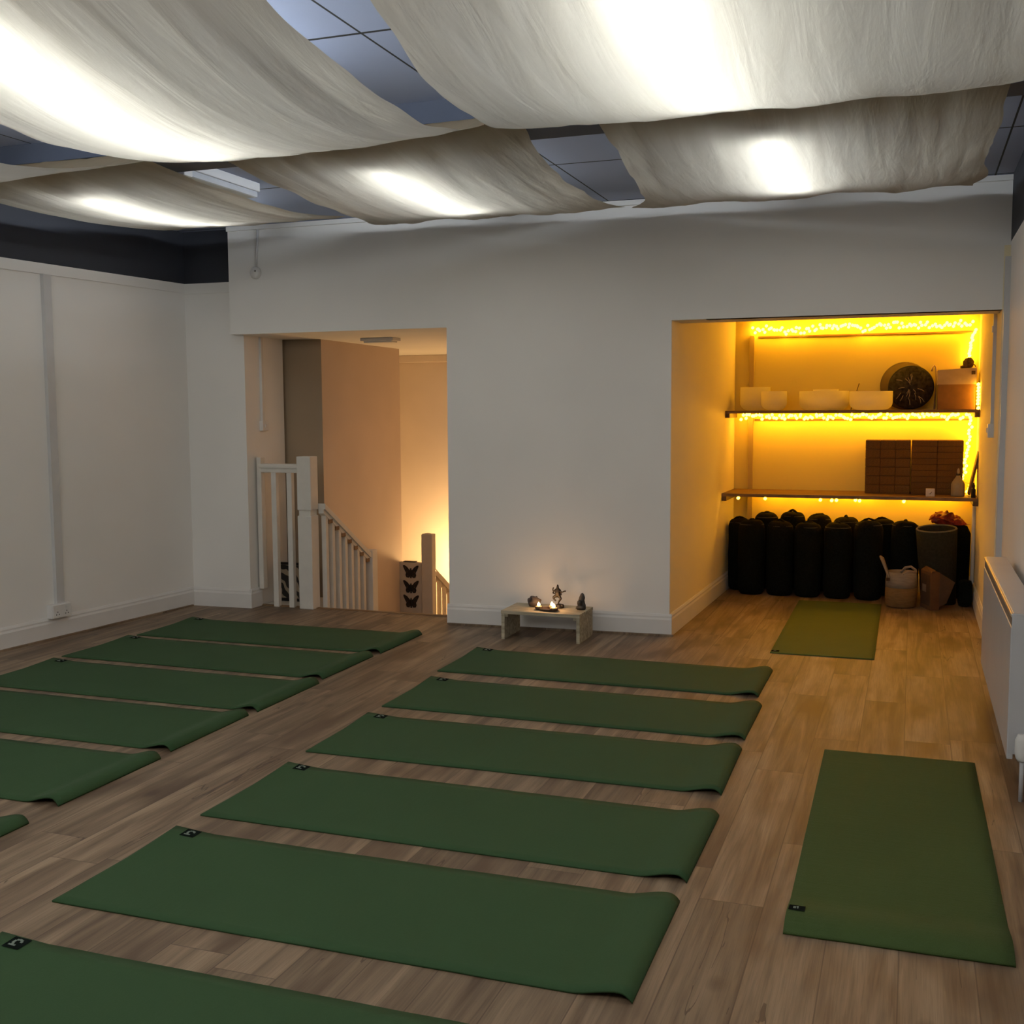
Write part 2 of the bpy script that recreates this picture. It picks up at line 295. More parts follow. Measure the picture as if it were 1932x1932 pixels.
# ------------------------------------------------------------------ mesh helpers
class MB:
    def __init__(s): s.b = bmesh.new()
    def _add(s, vs, fs, smooth=False):
        bv = [s.b.verts.new(v) for v in vs]
        for f in fs:
            try:
                q = s.b.faces.new([bv[i] for i in f]); q.smooth = smooth
            except ValueError: pass
        return s
    def box(s, x0, x1, y0, y1, z0, z1, bev=0, mtx=None):
        t = bmesh.new(); bmesh.ops.create_cube(t, size=1)
        for v in t.verts: v.co = Vector(((x0 + x1) / 2 + v.co.x * (x1 - x0), (y0 + y1) / 2 + v.co.y * (y1 - y0), (z0 + z1) / 2 + v.co.z * (z1 - z0)))
        if bev: bmesh.ops.bevel(t, geom=t.edges[:], offset=bev, segments=2, affect='EDGES', profile=.6)
        if mtx: bmesh.ops.transform(t, matrix=mtx, verts=t.verts)
        s._merge(t); return s
    def _merge(s, t):
        me = bpy.data.meshes.new('tmp'); t.to_mesh(me); t.free(); s.b.from_mesh(me); bpy.data.meshes.remove(me)
    def prism(s, pts, z0, z1):
        n = len(pts)
        a = sum(pts[i][0] * pts[(i + 1) % n][1] - pts[(i + 1) % n][0] * pts[i][1] for i in range(n))
        if a < 0: pts = pts[::-1]
        vs = [(x, y, z0) for x, y in pts] + [(x, y, z1) for x, y in pts]
        fs = [tuple(range(n))[::-1], tuple(range(n, 2 * n))] + [(i, (i + 1) % n, n + (i + 1) % n, n + i) for i in range(n)]
        return s._add(vs, fs)
    def extrude_profile(s, prof, a, b):
        """prof: list of (out, z); runs horizontally from a to b; 'out' is to the left-hand normal of a->b"""
        a = Vector((a[0], a[1], 0)); b = Vector((b[0], b[1], 0)); d = (b - a).normalized(); nrm = Vector((-d.y, d.x, 0))
        n = len(prof)
        vs = [a + nrm * o + Vector((0, 0, z)) for o, z in prof] + [b + nrm * o + Vector((0, 0, z)) for o, z in prof]
        fs = [(i, (i + 1) % n, n + (i + 1) % n, n + i) for i in range(n)] + [tuple(range(n))[::-1], tuple(range(n, 2 * n))]
        s._add(vs, fs); bmesh.ops.recalc_face_normals(s.b, faces=s.b.faces[:]); return s
    def lathe(s, prof, c=(0, 0, 0), seg=24, mtx=None, smooth=True, squash=1):
        """prof: (r, z) from bottom to top"""
        vs, fs = [], []
        k = len(prof)
        for j in range(seg):
            a = 2 * PI * j / seg
            for r, z in prof: vs.append(Vector((r * math.cos(a), r * squash * math.sin(a), z)))
        for j in range(seg):
            j2 = (j + 1) % seg
            for i in range(k - 1): fs.append((j * k + i, j2 * k + i, j2 * k + i + 1, j * k + i + 1))
        if prof[0][0] > 1e-5: fs.append(tuple(j * k for j in range(seg))[::-1])
        if prof[-1][0] > 1e-5: fs.append(tuple(j * k + k - 1 for j in range(seg)))
        mt = Matrix.Translation(c) @ (mtx or Matrix.Identity(4))
        s._add([mt @ v for v in vs], fs, smooth)
        return s
    def tube(s, path, r, seg=8, cap=True):
        path = [Vector(p) for p in path]; vs, fs = [], []
        up = Vector((0, 0, 1)); n = len(path)
        prev = None
        for i, p in enumerate(path):
            d = (path[min(i + 1, n - 1)] - path[max(i - 1, 0)]).normalized()
            if prev is None:
                a = up if abs(d.dot(up)) < .95 else Vector((1, 0, 0))
                u = d.cross(a).normalized()
            else:
                u = (prev - d * prev.dot(d)).normalized()
            prev = u; v = d.cross(u)
            rr = r[i] if isinstance(r, (list, tuple)) else r
            for k in range(seg):
                t = 2 * PI * k / seg; vs.append(p + u * (rr * math.cos(t)) + v * (rr * math.sin(t)))
        for i in range(n - 1):
            for k in range(seg):
                k2 = (k + 1) % seg; fs.append((i * seg + k, i * seg + k2, (i + 1) * seg + k2, (i + 1) * seg + k))
        if cap: fs += [tuple(range(seg))[::-1], tuple(range((n - 1) * seg, n * seg))]
        return s._add(vs, fs, True)
    def blob(s, c, r, sub=3, amp=.15, freq=2.0, scale=(1, 1, 1), seed=0, flat=None):
        t = bmesh.new(); bmesh.ops.create_icosphere(t, subdivisions=sub, radius=1)
        for v in t.verts:
            d = v.co.copy(); k = 1 + amp * noise.noise(d * freq + Vector((seed * 7.1, seed * 3.3, seed)))
            v.co = Vector((d.x * scale[0], d.y * scale[1], d.z * scale[2])) * r * k
            if flat is not None and v.co.z < flat: v.co.z = flat
            v.co += Vector(c)
        for f in t.faces: f.smooth = True
        s._merge(t); return s
    def poly(s, pts, smooth=False): return s._add(pts, [tuple(range(len(pts)))], smooth)
    def grid(s, fn, nu, nv, thick=None):
        """fn(u,v)->Vector, closed slab with thickness along -z if thick"""
        vs = [Vector(fn(i / nu, j / nv)) for i in range(nu + 1) for j in range(nv + 1)]
        idx = lambda i, j: i * (nv + 1) + j
        fs = [(idx(i, j), idx(i + 1, j), idx(i + 1, j + 1), idx(i, j + 1)) for i in range(nu) for j in range(nv)]
        if thick:
            o = len(vs); vs += [v - Vector((0, 0, thick)) for v in vs]
            fs += [tuple(o + k for k in f[::-1]) for f in fs[:]]
            for i in range(nu):
                fs += [(idx(i + 1, 0), idx(i, 0), o + idx(i, 0), o + idx(i + 1, 0)), (idx(i, nv), idx(i + 1, nv), o + idx(i + 1, nv), o + idx(i, nv))]
            for j in range(nv):
                fs += [(idx(0, j), idx(0, j + 1), o + idx(0, j + 1), o + idx(0, j)), (idx(nu, j + 1), idx(nu, j), o + idx(nu, j), o + idx(nu, j + 1))]
        return s._add(vs, fs, True)
    def build(s, name, mat, parent=None, label=None):
        me = bpy.data.meshes.new(name)
        if parent is not None:
            inv = WM[parent.name].inverted(); bmesh.ops.transform(s.b, matrix=inv, verts=s.b.verts)
        bmesh.ops.recalc_face_normals(s.b, faces=s.b.faces[:]) if not getattr(s, 'keepn', False) else None
        s.b.to_mesh(me); s.b.free()
        me.materials.append(mat)
        o = bpy.data.objects.new(name, me); COL.objects.link(o)
        if parent is not None:
            o.parent = parent; WM[o.name] = WM[parent.name]
        else: WM[o.name] = Matrix.Identity(4)
        if label: o['label'] = label
        return o
WM = {}
def tag(o, label, cat, group=None, kind=None):
    o['label'] = label; o['category'] = cat
    if group: o['group'] = group
    if kind: o['kind'] = kind
    return o
def thing(name, label, cat, loc=(0, 0, 0), rz=0, group=None):
    o = bpy.data.objects.new(name, None); COL.objects.link(o); o.location = loc; o.rotation_euler = (0, 0, rz)
    o.empty_display_size = .05
    WM[o.name] = Matrix.Translation(loc) @ Matrix.Rotation(rz, 4, 'Z')
    return tag(o, label, cat, group)
def struct(o):
    o['kind'] = 'structure'; return o
def copy_tree(o, parent=None):
    c = o.copy(); COL.objects.link(c)
    if parent: c.parent = parent
    for ch in [x for x in bpy.data.objects if x.parent == o]: copy_tree(ch, c)
    return c
def origin_to(o, loc):
    """shift mesh so that object origin sits at loc"""
    loc = Vector(loc); o.data.transform(Matrix.Translation(-loc)); o.location = loc; WM[o.name] = Matrix.Translation(loc); return o

# ------------------------------------------------------------------ room shell
ZC = 2.80; ZB = 2.42     # ceiling, height of the white/black paint change
def wl(y): return -5.30 + (y - 5.3) * .0825          # left wall plane
def yb(x):                                           # front line of the back wall
    pts = [(-4.70, 7.06), (-2.985, 7.045), (-1.46, 7.115), (.55, 7.13)]
    for (a, b), (c, d) in zip(pts, pts[1:]):
        if x <= c: return b + (d - b) * (x - a) / (c - a)
    return 7.13
XR = .505
f = MB()
f.box(-5.75, XR + .1, -1.3, 7.06, -.1, 0)
f.prism([(-5.3, 7.06), (XR + .1, 7.06), (XR + .1, 9.7), (-1.5, 9.7), (-1.5, 7.12), (-2.95, 7.12), (-2.95, 7.31), (-4.70, 7.31), (-4.70, 7.3), (-5.3, 7.3)], -.1, 0)
struct(f.build('floor', M['floor']))
c = MB(); c.box(-5.85, XR + .15, -1.3, 7.30, ZC, ZC + .1)
struct(c.build('ceiling', M['ceiling']))
b = MB(); b.box(-5.6, XR + .05, 4.55, 4.99, 2.705, ZC + .02); struct(b.build('trim_1', M['beam']))  # ceiling downstand
# left wall: white below, dark above
wlm = MB(); wlm.prism([(wl(-1.3), -1.3), (wl(7.16), 7.16), (wl(7.16) - .2, 7.16), (wl(-1.3) - .2, -1.3)], 0, ZB)
struct(wlm.build('wall_left', M['wall']))
wlt = MB(); wlt.prism([(wl(-1.3), -1.3), (wl(7.16), 7.16), (wl(7.16) - .2, 7.16), (wl(-1.3) - .2, -1.3)], ZB, ZC)
struct(wlt.build('wall_left_upper', M['dark_paint']))
t2 = MB(); t2.prism([(wl(-1.3), -1.3), (wl(7.14), 7.14), (wl(7.14) + .012, 7.14), (wl(-1.3) + .012, -1.3)], 2.352, ZB)
struct(t2.build('trim_2', M['wall']))
# pier at the left of the doorway
p = MB(); p.prism([(-5.3, 7.145), (-4.655, 7.165), (-4.655, 7.70), (-5.3, 7.70)], 0, ZB)
p.prism([(-5.2, 7.135), (-4.655, 7.155), (-4.655, 7.3), (-5.2, 7.3)], 2.345, ZB)
struct(p.build('wall_pier_left', M['wall']))
pu = MB(); pu.prism([(-5.3, 7.145), (-4.66, 7.165), (-4.66, 7.5), (-5.3, 7.5)], ZB, ZC); struct(pu.build('wall_pier_upper', M['dark_paint']))
# back wall: main pier between door and alcove, bulkhead above the door, lintel above the alcove
wb = MB()
XA0, XA1 = -1.462, -1.405     # alcove left wall, front / back
wb.prism([(-2.985, yb(-2.985)), (XA0, yb(XA0)), (XA1, 9.68), (-2.985, 9.68)], -.1, ZC)
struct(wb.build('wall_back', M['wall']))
wl2 = MB(); wl2.prism([(XA0 - .01, yb(XA0) + .02), (XA0 + .0005, yb(XA0) + .02), (XA1 + .0005, 9.46), (XA1 - .01, 9.46)], 0, 2.25)  # thin skin added over the wall to carry the glow tint
struct(wl2.build('wall_alcove_left', M['alcove_side_glow_tint']))
wh = MB()
wh.prism([(-4.70, yb(-4.7)), (-2.985, yb(-2.985)), (-2.985, 7.33), (-4.70, 7.33)], 2.03, ZC)
struct(wh.build('wall_over_door', M['wall']))
wa = MB()
wa.prism([(XA0, yb(XA0)), (XR, yb(XR)), (XR, 7.42), (XA0, 7.42)], 2.035, ZC)
wa.prism([(-1.25, yb(-1.25) - .012), (XR, yb(XR) - .012), (XR, 7.2), (-1.25, 7.2)], 2.035, 2.405)
struct(wa.build('wall_over_alcove', M['wall']))
t3 = MB()
t3.prism([(-4.70, yb(-4.7) - .02), (-2.985, yb(-2.985) - .02), (XA0, yb(XA0) - .02), (XR, yb(XR) - .02), (XR, 7.16), (-4.70, 7.16)], 2.765, ZC - .004)
struct(t3.build('trim_3', M['wall']))
# right wall with alcove side
wr = MB(); wr.box(XR, XR + .2, -1.3, 7.13, 0, ZB); struct(wr.build('wall_right', M['wall']))
wru = MB(); wru.box(XR, XR + .2, -1.3, 7.13, ZB, ZC); struct(wru.build('wall_right_upper', M['dark_paint']))
ws = MB(); ws.box(XR - .035, XR + .2, 7.11, 9.7, 0, 2.4); struct(ws.build('wall_alcove_right', M['alcove_side_glow_tint']))
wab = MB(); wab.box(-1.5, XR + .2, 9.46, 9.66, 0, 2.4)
struct(wab.build('wall_alcove_back', M['alcove_glow_tint']))
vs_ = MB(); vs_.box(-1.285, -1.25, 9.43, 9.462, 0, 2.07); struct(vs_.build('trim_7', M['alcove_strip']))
ac = MB(); ac.box(-1.55, XR + .2, 7.40, 9.8, 2.25, 2.4); struct(ac.build('ceiling_alcove', M['wall']))
wf = MB(); wf.box(-5.9, XR + .2, -1.5, -1.3, 0, ZC); struct(wf.build('wall_front', M['wall']))
# baseboards
prof = [(0, 0), (.018, 0), (.018, .105), (.013, .118), (.013, .128), (.006, .142), (0, .142)]
def base(name, a, b):
    mb = MB(); mb.extrude_profile(prof, a, b); return struct(mb.build(name, M['trim']))
base('baseboard_left', (wl(7.145), 7.145), (wl(-1.3), -1.3))
base('baseboard_pier', (-4.655 + .017, 7.165), (wl(7.14), 7.145))
base('baseboard_pier_side', (-4.655, 7.30), (-4.655, 7.15))
base('baseboard_back', (XA0 + .017, yb(XA0)), (-2.985 - .012, yb(-2.985)))
base('baseboard_alcove_left', (XA1, 9.46), (XA0, yb(XA0)))
base('baseboard_alcove_right', (XR - .035, 7.11), (XR - .035, 9.46))
base('baseboard_right', (XR, -1.3), (XR, 7.13))
base('baseboard_alcove_back', (XR - .035, 9.46), (-1.402, 9.46))
qb = MB()
qb.prism([(-2.99, yb(-2.985) - .034), (XA0 + .03, yb(XA0) - .034), (XA0 + .03, yb(XA0) - .018), (-2.99, yb(-2.985) - .018)], 0, .012)
qb.prism([(wl(-1.3) + .034, -1.3), (wl(7.1) + .034, 7.1), (wl(7.1) + .018, 7.1), (wl(-1.3) + .018, -1.3)], 0, .012)
struct(qb.build('trim_4', M['floor']))
nz_ = MB(); nz_.box(-4.655, -2.985, 7.285, 7.325, -.03, .006, .004); struct(nz_.build('trim_5', M['shelf']))

# ------------------------------------------------------------------ stairwell
s = MB()
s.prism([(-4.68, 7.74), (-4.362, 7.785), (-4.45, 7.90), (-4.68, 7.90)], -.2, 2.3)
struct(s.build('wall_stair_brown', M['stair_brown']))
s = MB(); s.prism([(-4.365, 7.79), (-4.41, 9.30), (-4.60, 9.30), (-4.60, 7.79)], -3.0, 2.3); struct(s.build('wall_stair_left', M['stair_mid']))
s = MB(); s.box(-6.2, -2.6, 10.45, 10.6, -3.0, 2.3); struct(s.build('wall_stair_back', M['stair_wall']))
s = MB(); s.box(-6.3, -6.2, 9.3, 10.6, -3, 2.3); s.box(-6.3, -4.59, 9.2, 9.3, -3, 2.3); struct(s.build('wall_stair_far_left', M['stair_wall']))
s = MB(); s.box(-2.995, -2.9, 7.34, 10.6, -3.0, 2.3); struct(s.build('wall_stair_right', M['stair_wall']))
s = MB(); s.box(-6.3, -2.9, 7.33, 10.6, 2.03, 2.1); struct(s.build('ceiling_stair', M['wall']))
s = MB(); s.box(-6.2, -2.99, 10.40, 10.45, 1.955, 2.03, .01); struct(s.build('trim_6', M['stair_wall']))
s = MB(); s.box(-4.66, -4.20, 7.31, 7.76, -.1, -.002); s.box(-4.20, -2.98, 7.31, 7.34, -3.0, -.03); struct(s.build('floor_landing_side', M['rail']))
st = MB()
for i in range(3): st.box(-4.10, -2.99, 7.34 + i * .26, 7.62 + i * .26, -.2 * (i + 1) - .2, -.2 * (i + 1))
st.box(-4.37, -2.99, 8.12, 9.3, -1.0, -.8)
for i in range(4): st.box(-4.10, -2.99, 9.3 + i * .26, 9.56 + i * .26, -.8 - .2 * (i + 1) - .2, -.8 - .2 * (i + 1))
st.box(-6.2, -2.99, 9.3, 10.6, -3.0, -2.8)
struct(st.build('floor_stairs', M['carpet']))

ban = thing('stair_banister', 'white painted banister with square newel post and balusters at stair head', 'banister', (-4.2, 7.28, 0))
mb = MB(); mb.box(-4.272, -4.175, 7.245, 7.335, .0, 1.10); mb.box(-4.282, -4.165, 7.235, 7.345, 0, .70, .008); mb.box(-4.282, -4.165, 7.235, 7.345, .74, 1.140, .008)
mb.build('newel_post', M['rail'], ban)
mb = MB(); mb.box(-4.625, -4.284, 7.265, 7.315, 1.015, 1.05, .006); mb.box(-4.625, -4.272, 7.255, 7.325, 1.045, 1.082, .012); mb.build('handrail', M['rail'], ban)
mb = MB(); mb.box(-4.64, -4.60, 7.26, 7.32, .13, 1.13, .008); mb.build('half_newel', M['rail'], ban)
for x in (-4.499, -4.367):
    mb = MB(); mb.box(x - .021, x + .021, 7.268, 7.31, .0, 1.02, .003); mb.build('baluster', M['rail'], ban)
# sloping section
XS = -4.145
def railz(y): return .785 + (y - 7.30) * (-.62)
sl = thing('stair_banister', 'white sloping stair banister running down from newel post to a lower post', 'banister', (XS, 7.8, -.2))
mb = MB()
for (dz0, dz1, hw) in ((-.045, -.012, .022), (-.012, .03, .035)):
    vs = [(XS + sx * hw, y, railz(y) + dz) for y in (7.348, 8.10) for dz in (dz0, dz1) for sx in (-1, 1)]
    mb._add(vs, [(0, 1, 3, 2), (4, 6, 7, 5), (0, 4, 5, 1), (2, 3, 7, 6), (0, 2, 6, 4), (1, 5, 7, 3)])
mb.build('handrail', M['rail'], sl)
for i in range(7):
    y = 7.40 + i * .1
    mb = MB(); mb.box(XS - .019, XS + .019, y - .019, y + .019, railz(y) - 1.05, railz(y) - .03, .003); mb.build('baluster', M['rail'], sl)
    mb = MB(); mb.box(XS - .012, XS + .024, y + .019, y + .081, railz(y + .05) - .065, railz(y + .05) - .035); mb.build('fillet', M['shelf'], sl)
mb = MB(); mb.box(XS - .045, XS + .045, 8.09, 8.18, -.8, .345, .006); mb.build('newel_post', M['rail'], sl)
mb = MB()
vs = [(XS + sx * .03, y, railz(y) - dz) for y in (7.348, 8.10) for dz in (1.25, 1.03) for sx in (-1, 1)]
mb._add(vs, [(0, 1, 3, 2), (4, 6, 7, 5), (0, 4, 5, 1), (2, 3, 7, 6), (0, 2, 6, 4), (1, 5, 7, 3)]); mb.build('stringer', M['rail'], sl)
# lower flight
XL = -4.075
lo = thing('stair_banister', 'lower banister silhouetted against the glowing orange stair wall', 'banister', (XL, 9.25, -.8))
mb = MB(); mb.box(XL - .103, XL + .005, 9.215, 9.30, -.8, .355, .008); mb.lathe([(.03, .355), (.03, .36), (.0, .365)], (XL - .05, 9.25, 0), 8); mb.build('newel_post', M['rail_shaded'], lo)
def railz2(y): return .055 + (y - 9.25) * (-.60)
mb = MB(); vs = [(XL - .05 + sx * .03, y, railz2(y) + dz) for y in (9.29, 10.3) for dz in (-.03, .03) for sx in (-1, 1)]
mb._add(vs, [(0, 1, 3, 2), (4, 6, 7, 5), (0, 4, 5, 1), (2, 3, 7, 6), (0, 2, 6, 4), (1, 5, 7, 3)]); mb.build('handrail', M['rail_shaded'], lo)
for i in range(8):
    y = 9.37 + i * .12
    mb = MB(); mb.box(XL - .066, XL - .034, y - .016, y + .016, railz2(y) - 1.0, railz2(y) - .02); mb.build('baluster', M['rail_shaded'], lo)
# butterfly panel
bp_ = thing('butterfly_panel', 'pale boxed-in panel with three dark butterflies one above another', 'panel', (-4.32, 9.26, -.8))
mb = MB(); mb.box(-4.43, -4.185, 9.235, 9.285, -.8, .088, .004); mb.build('panel', M['rail_shaded'], bp_)
def butterfly(cz, cx=-4.292, y=9.231, sc=.068):
    right = [(0, -.30), (.10, -.62), (.30, -.86), (.62, -.82), (.74, -.50), (.66, -.18), (.86, .18), (1.05, .62), (1.08, .84), (.86, .86), (.50, .62), (.18, .18), (.06, .30)]
    mbb = MB()
    pts = right
    for sx in (-1, 1):
        mbb._add([(cx + sx * px * sc * 1.08, y, cz + pz * sc) for px, pz in pts] + [(cx, y, cz)],
                 [(len(pts), i, i + 1) for i in range(len(pts) - 1)])
    mbb.tube([(cx, y - .001, cz - .06), (cx, y - .001, cz + .03)], .007, 6)
    return mbb
for cz in (.005, -.135, -.27):
    o = butterfly(cz).build('butterfly', M['dark'], bp_)
    for sx in (-1, 1):
        for dx, dz, r in ((.038, -.004, .007), (.030, -.038, .006), (.05, .030, .005)):
            sp = MB(); sp.lathe([(0, 0), (r, .0), (r, .002), (0, .002)], (-4.292 + sx * dx, 9.2275, cz + dz), 8, Matrix.Rotation(PI / 2, 4, 'X'), False)
            sp.build('wing_spot', M['brown'], o)
mb = MB(); mb.box(-4.37, -4.25, 9.235, 9.285, .089, .097, .002); tag(mb.build('dark_tray', M['dark']), 'flat dark item lying on top of the butterfly panel', 'tray')
# striped framed picture
pic = thing('framed_picture', 'black framed picture of black and cream stripes standing behind the banister', 'picture', (-4.52, 7.52, 0))
mb = MB(); mb.box(-4.655, -4.33, 7.53, 7.545, .02, .28); mb.build('print', M['zebra'], pic)
mb = MB(); mb.box(-4.675, -4.655, 7.515, 7.55, 0, .30); mb.box(-4.33, -4.31, 7.515, 7.55, 0, .30); mb.box(-4.675, -4.31, 7.515, 7.55, 0, .022); mb.box(-4.675, -4.31, 7.515, 7.55, .285, .30); mb.build('frame', M['dark'], pic)
# stair ceiling light
cl = thing('ceiling_light', 'slim flush light fitting on the stairwell ceiling seen through the doorway', 'light', (-3.85, 7.84, 2.03))
mb = MB(); mb.box(-4.02, -3.74, 7.78, 7.92, 2.005, 2.03, .006); mb.build('base', M['plastic'], cl)
mb = MB(); mb.box(-4.0, -3.76, 7.80, 7.90, 1.993, 2.006, .005); mb.build('diffuser', M['plastic'], cl)

# ------------------------------------------------------------------ wall fittings
def wire_tag(o, l, c_='conduit'): return tag(o, l, c_)
yy = 5.83
cond = MB(); cond.prism([(wl(yy - .034), yy - .034), (wl(yy + .034), yy + .034), (wl(yy) + .022, yy + .034), (wl(yy) + .022, yy - .034)], .228, 2.352)
tag(cond.build('cable_trunking', M['conduit']), 'vertical white cable trunking on the left wall above the socket', 'trunking')
so = thing('power_socket', 'white double power socket low on the left wall above the baseboard', 'socket', (wl(5.81), 5.81, .175))
x0 = wl(5.81); rot = Matrix.Translation((x0, 5.81, .182)) @ Matrix.Rotation(-.0823, 4, 'Z')
mb = MB(); mb.box(-.01, .045, -.077, .077, -.046, .046, .004, rot); mb.build('back_box', M['plastic'], so)
mb = MB(); mb.box(.045, .054, -.074, .074, -.043, .043, .003, rot); mb.build('face_plate', M['plastic'], so)
for dy in (-.038, .038):
    mb = MB(); mb.box(.053, .0575, dy - .007, dy + .007, .012, .028, .001, rot); mb.build('switch', M['plastic'], so)
    mb = MB()
    for a, c_ in ((-.011, -.02), (.011, -.02), (0, -.004)): mb.box(.0535, .0545, dy + a - .003, dy + a + .003, c_ - .004, c_ + .004, 0, rot)
    mb.build('pin_hole', M['dark'], so)
yw = yb(-4.45)
an = thing('wall_sensor', 'round white wall fitting at the end of a short conduit above the doorway', 'sensor', (-4.468, yw, 2.46))
mb = MB(); mb.lathe([(.044, 0), (.044, .012), (.036, .026), (.018, .032), (0, .033)], (-4.468, yw, 2.462), 24, Matrix.Rotation(PI / 2, 4, 'X')); mb.build('body', M['plastic'], an)
mb = MB(); mb.tube([(-4.440, yw - .010, 2.765), (-4.462, yw - .010, 2.49)], .008, 8); mb.build('conduit', M['conduit'], an)
mb = MB(); mb.lathe([(0.007, 0), (.007, .004), (0, .004)], (-4.456, yw - .030, 2.472), 10, Matrix.Rotation(PI / 2, 4, 'X')); mb.build('indicator', M['radiator_edge'], an)
sw = thing('light_switch', 'small white switch and conduit on the doorway jamb by the stairs', 'switch', (-4.655, 7.38, 1.36))
mb = MB(); mb.box(-4.66, -4.625, 7.345, 7.425, 1.325, 1.40, .004); mb.build('switch_box', M['plastic'], sw)
mb = MB(); mb.box(-4.66, -4.635, 7.362, 7.388, 1.40, 2.03); mb.build('conduit', M['plastic'], sw)
mb = MB(); mb.box(-4.627, -4.619, 7.375, 7.395, 1.35, 1.375, .002); mb.build('rocker', M['plastic'], sw)
XP = XR - .035
sw = thing('light_switch', 'white switch under a conduit on the right side wall of the lit alcove', 'switch', (XP, 7.55, 1.34))
mb = MB(); mb.box(XP - .035, XP + .005, 7.50, 7.585, 1.285, 1.37, .004); mb.build('switch_box', M['plastic'], sw)
mb = MB(); mb.box(XP - .020, XP + .005, 7.53, 7.555, 1.37, 2.24); mb.build('conduit', M['conduit'], sw)
mb = MB(); mb.box(XP - .028, XP + .003, 7.522, 7.563, 1.93, 1.97, .003); mb.build('clip', M['conduit'], sw)
mb = MB(); mb.box(XP - .041, XP - .033, 7.53, 7.55, 1.315, 1.345, .002); mb.build('rocker', M['plastic'], sw)
cond = MB(); cond.box(XR - .030, XR + .002, 7.06, 7.112, .15, 2.33); tag(cond.build('cable_trunking', M['conduit']), 'vertical white trunking in the corner beside the alcove behind the radiator', 'trunking')

# ------------------------------------------------------------------ radiator
XF = .365; Y0r, Y1r = 4.52, 6.22; Z0r, Z1r = .145, .70
rad = thing('radiator', 'white panel radiator on the right wall', 'radiator', (.42, 5.3, Z0r))
mb = MB(); mb.box(XF, XF + .022, Y0r, Y1r, Z0r, Z1r - .05, .004); mb.build('front_panel', M['radiator'], rad)
mb = MB(); mb.box(XF + .075, XF + .10, Y0r, Y1r, Z0r, Z1r - .01, .004); mb.build('rear_panel', M['radiator'], rad)
mb = MB(); mb.box(XF + .006, XF + .105, Y0r - .002, Y1r + .002, Z1r - .006, Z1r + .004, .003); mb.build('top_cover', M['radiator'], rad)
mb = MB(); mb.box(XF + .004, XF + .016, Y0r, Y1r, Z1r - .052, Z1r - .008); mb.build('recess_band', M['radiator_edge'], rad)
mb = MB(); mb.box(XF - .001, XF + .010, Y0r, Y1r, Z1r - .012, Z1r + .002, .003); mb.build('metal_edge', M['chrome'], rad)
for y in (Y0r, Y1r - .006):
    mb = MB(); mb.box(XF + .003, XF + .103, y - .001, y + .007, Z0r + .02, Z1r - .002, .002); mb.build('side_panel', M['radiator'], rad)
mb = MB(); mb.tube([(XF + .05, Y0r - .045, Z0r + .045), (XF + .05, Y0r + .02, Z0r + .045)], .014, 10); mb.tube([(XF + .05, Y0r - .045, Z0r + .045), (XF + .05, Y0r - .045, 0)], .008, 8); mb.build('pipe', M['radiator'], rad)
mb = MB(); mb.lathe([(.016, -.03), (.022, -.02), (.026, .0), (.026, .05), (.018, .07), (0, .072)], (XF + .05, Y0r - .045, Z0r + .04), 16); mb.build('valve', M['plastic'], rad)
for y in (Y0r + .25, Y1r - .25):
    mb = MB(); mb.box(XF + .10, XR - .003, y - .02, y + .02, Z0r + .08, Z1r - .08); mb.build('wall_bracket', M['radiator'], rad)

# ------------------------------------------------------------------ ceiling drapes
def drape(label, xl, xr, y0, y1, z0, z1, sag, seed, amp=1.0, xsag=.03, scallop=0.0):
    mb = MB(); mb.keepn = True
    nu, nv = 96, 90
    def lerp(tab, t):
        for (a, va), (b_, vb) in zip(tab, tab[1:]):
            if t <= b_: 
                k = (t - a) / (b_ - a); return va + (vb - va) * k
        return tab[-1][1]
    def sm(tab, t):  # smoothed lookup
        return (lerp(tab, max(0, t - .04)) + lerp(tab, t) * 2 + lerp(tab, min(1, t + .04))) / 4
    def fn(v, u):
        # v along Y, u across X
        a, b_ = sm(xl, v), sm(xr, v)
        x = a + (b_ - a) * u; y = y0 + (y1 - y0) * v
        s_ = 4 * v * (1 - v)
        z = z0 + (z1 - z0) * v - sag * s_ 
        e = 4 * u * (1 - u)
        z -= xsag * (e - .6) * s_
        # lengthwise folds
        q = u * 6.0 + seed * 3.7
        g = noise.noise(Vector((q * 1.15, v * .9, seed))) * .016 + noise.noise(Vector((q * 3.2 + v * .8, v * 1.6, seed + 9))) * .007 + noise.noise(Vector((q * 7.5 - v * 1.2, v * 3, seed + 4))) * .0026
        ends = .55 + .9 * abs(v - .5) ** 1.5 * 2
        z += g * amp * ends
        z += noise.noise(Vector((x * 2.2, y * 2.2, seed + 20))) * .010 * s_
        edge = max(0, 1 - u / .07) + max(0, 1 - (1 - u) / .07)
        z += edge * (.012 + .012 * noise.noise(Vector((y * 3.5, seed, u)))) * s_
        x += (noise.noise(Vector((y * 2.6, seed * 2.0, round(u)))) * .022 + noise.noise(Vector((y * 7, seed * 2.0, round(u)))) * .006) * abs(2 * u - 1) ** 3
        z = min(z, ZC - .012 if not 4.5 < y < 5.02 else 2.700)
        return Vector((x, y, z))
    mb.grid(fn, nu, nv)
    o = mb.build('ceiling_drape', M['cloth'])
    ctr = Vector((sum(xl[0][1:]) , y0, 0))
    origin_to(o, ((xl[0][1] + xr[0][1]) / 2, (y0 + y1) / 2, (z0 + z1) / 2))
    tag(o, label, 'drape', 'cream cloth drapes slung under the ceiling')
    return o
DR1 = dict(y0=2.05, y1=4.565, z0=2.75, z1=2.715, sag=.322)
DR2 = dict(y0=4.62, y1=6.86, z0=2.698, z1=2.703, sag=.085)
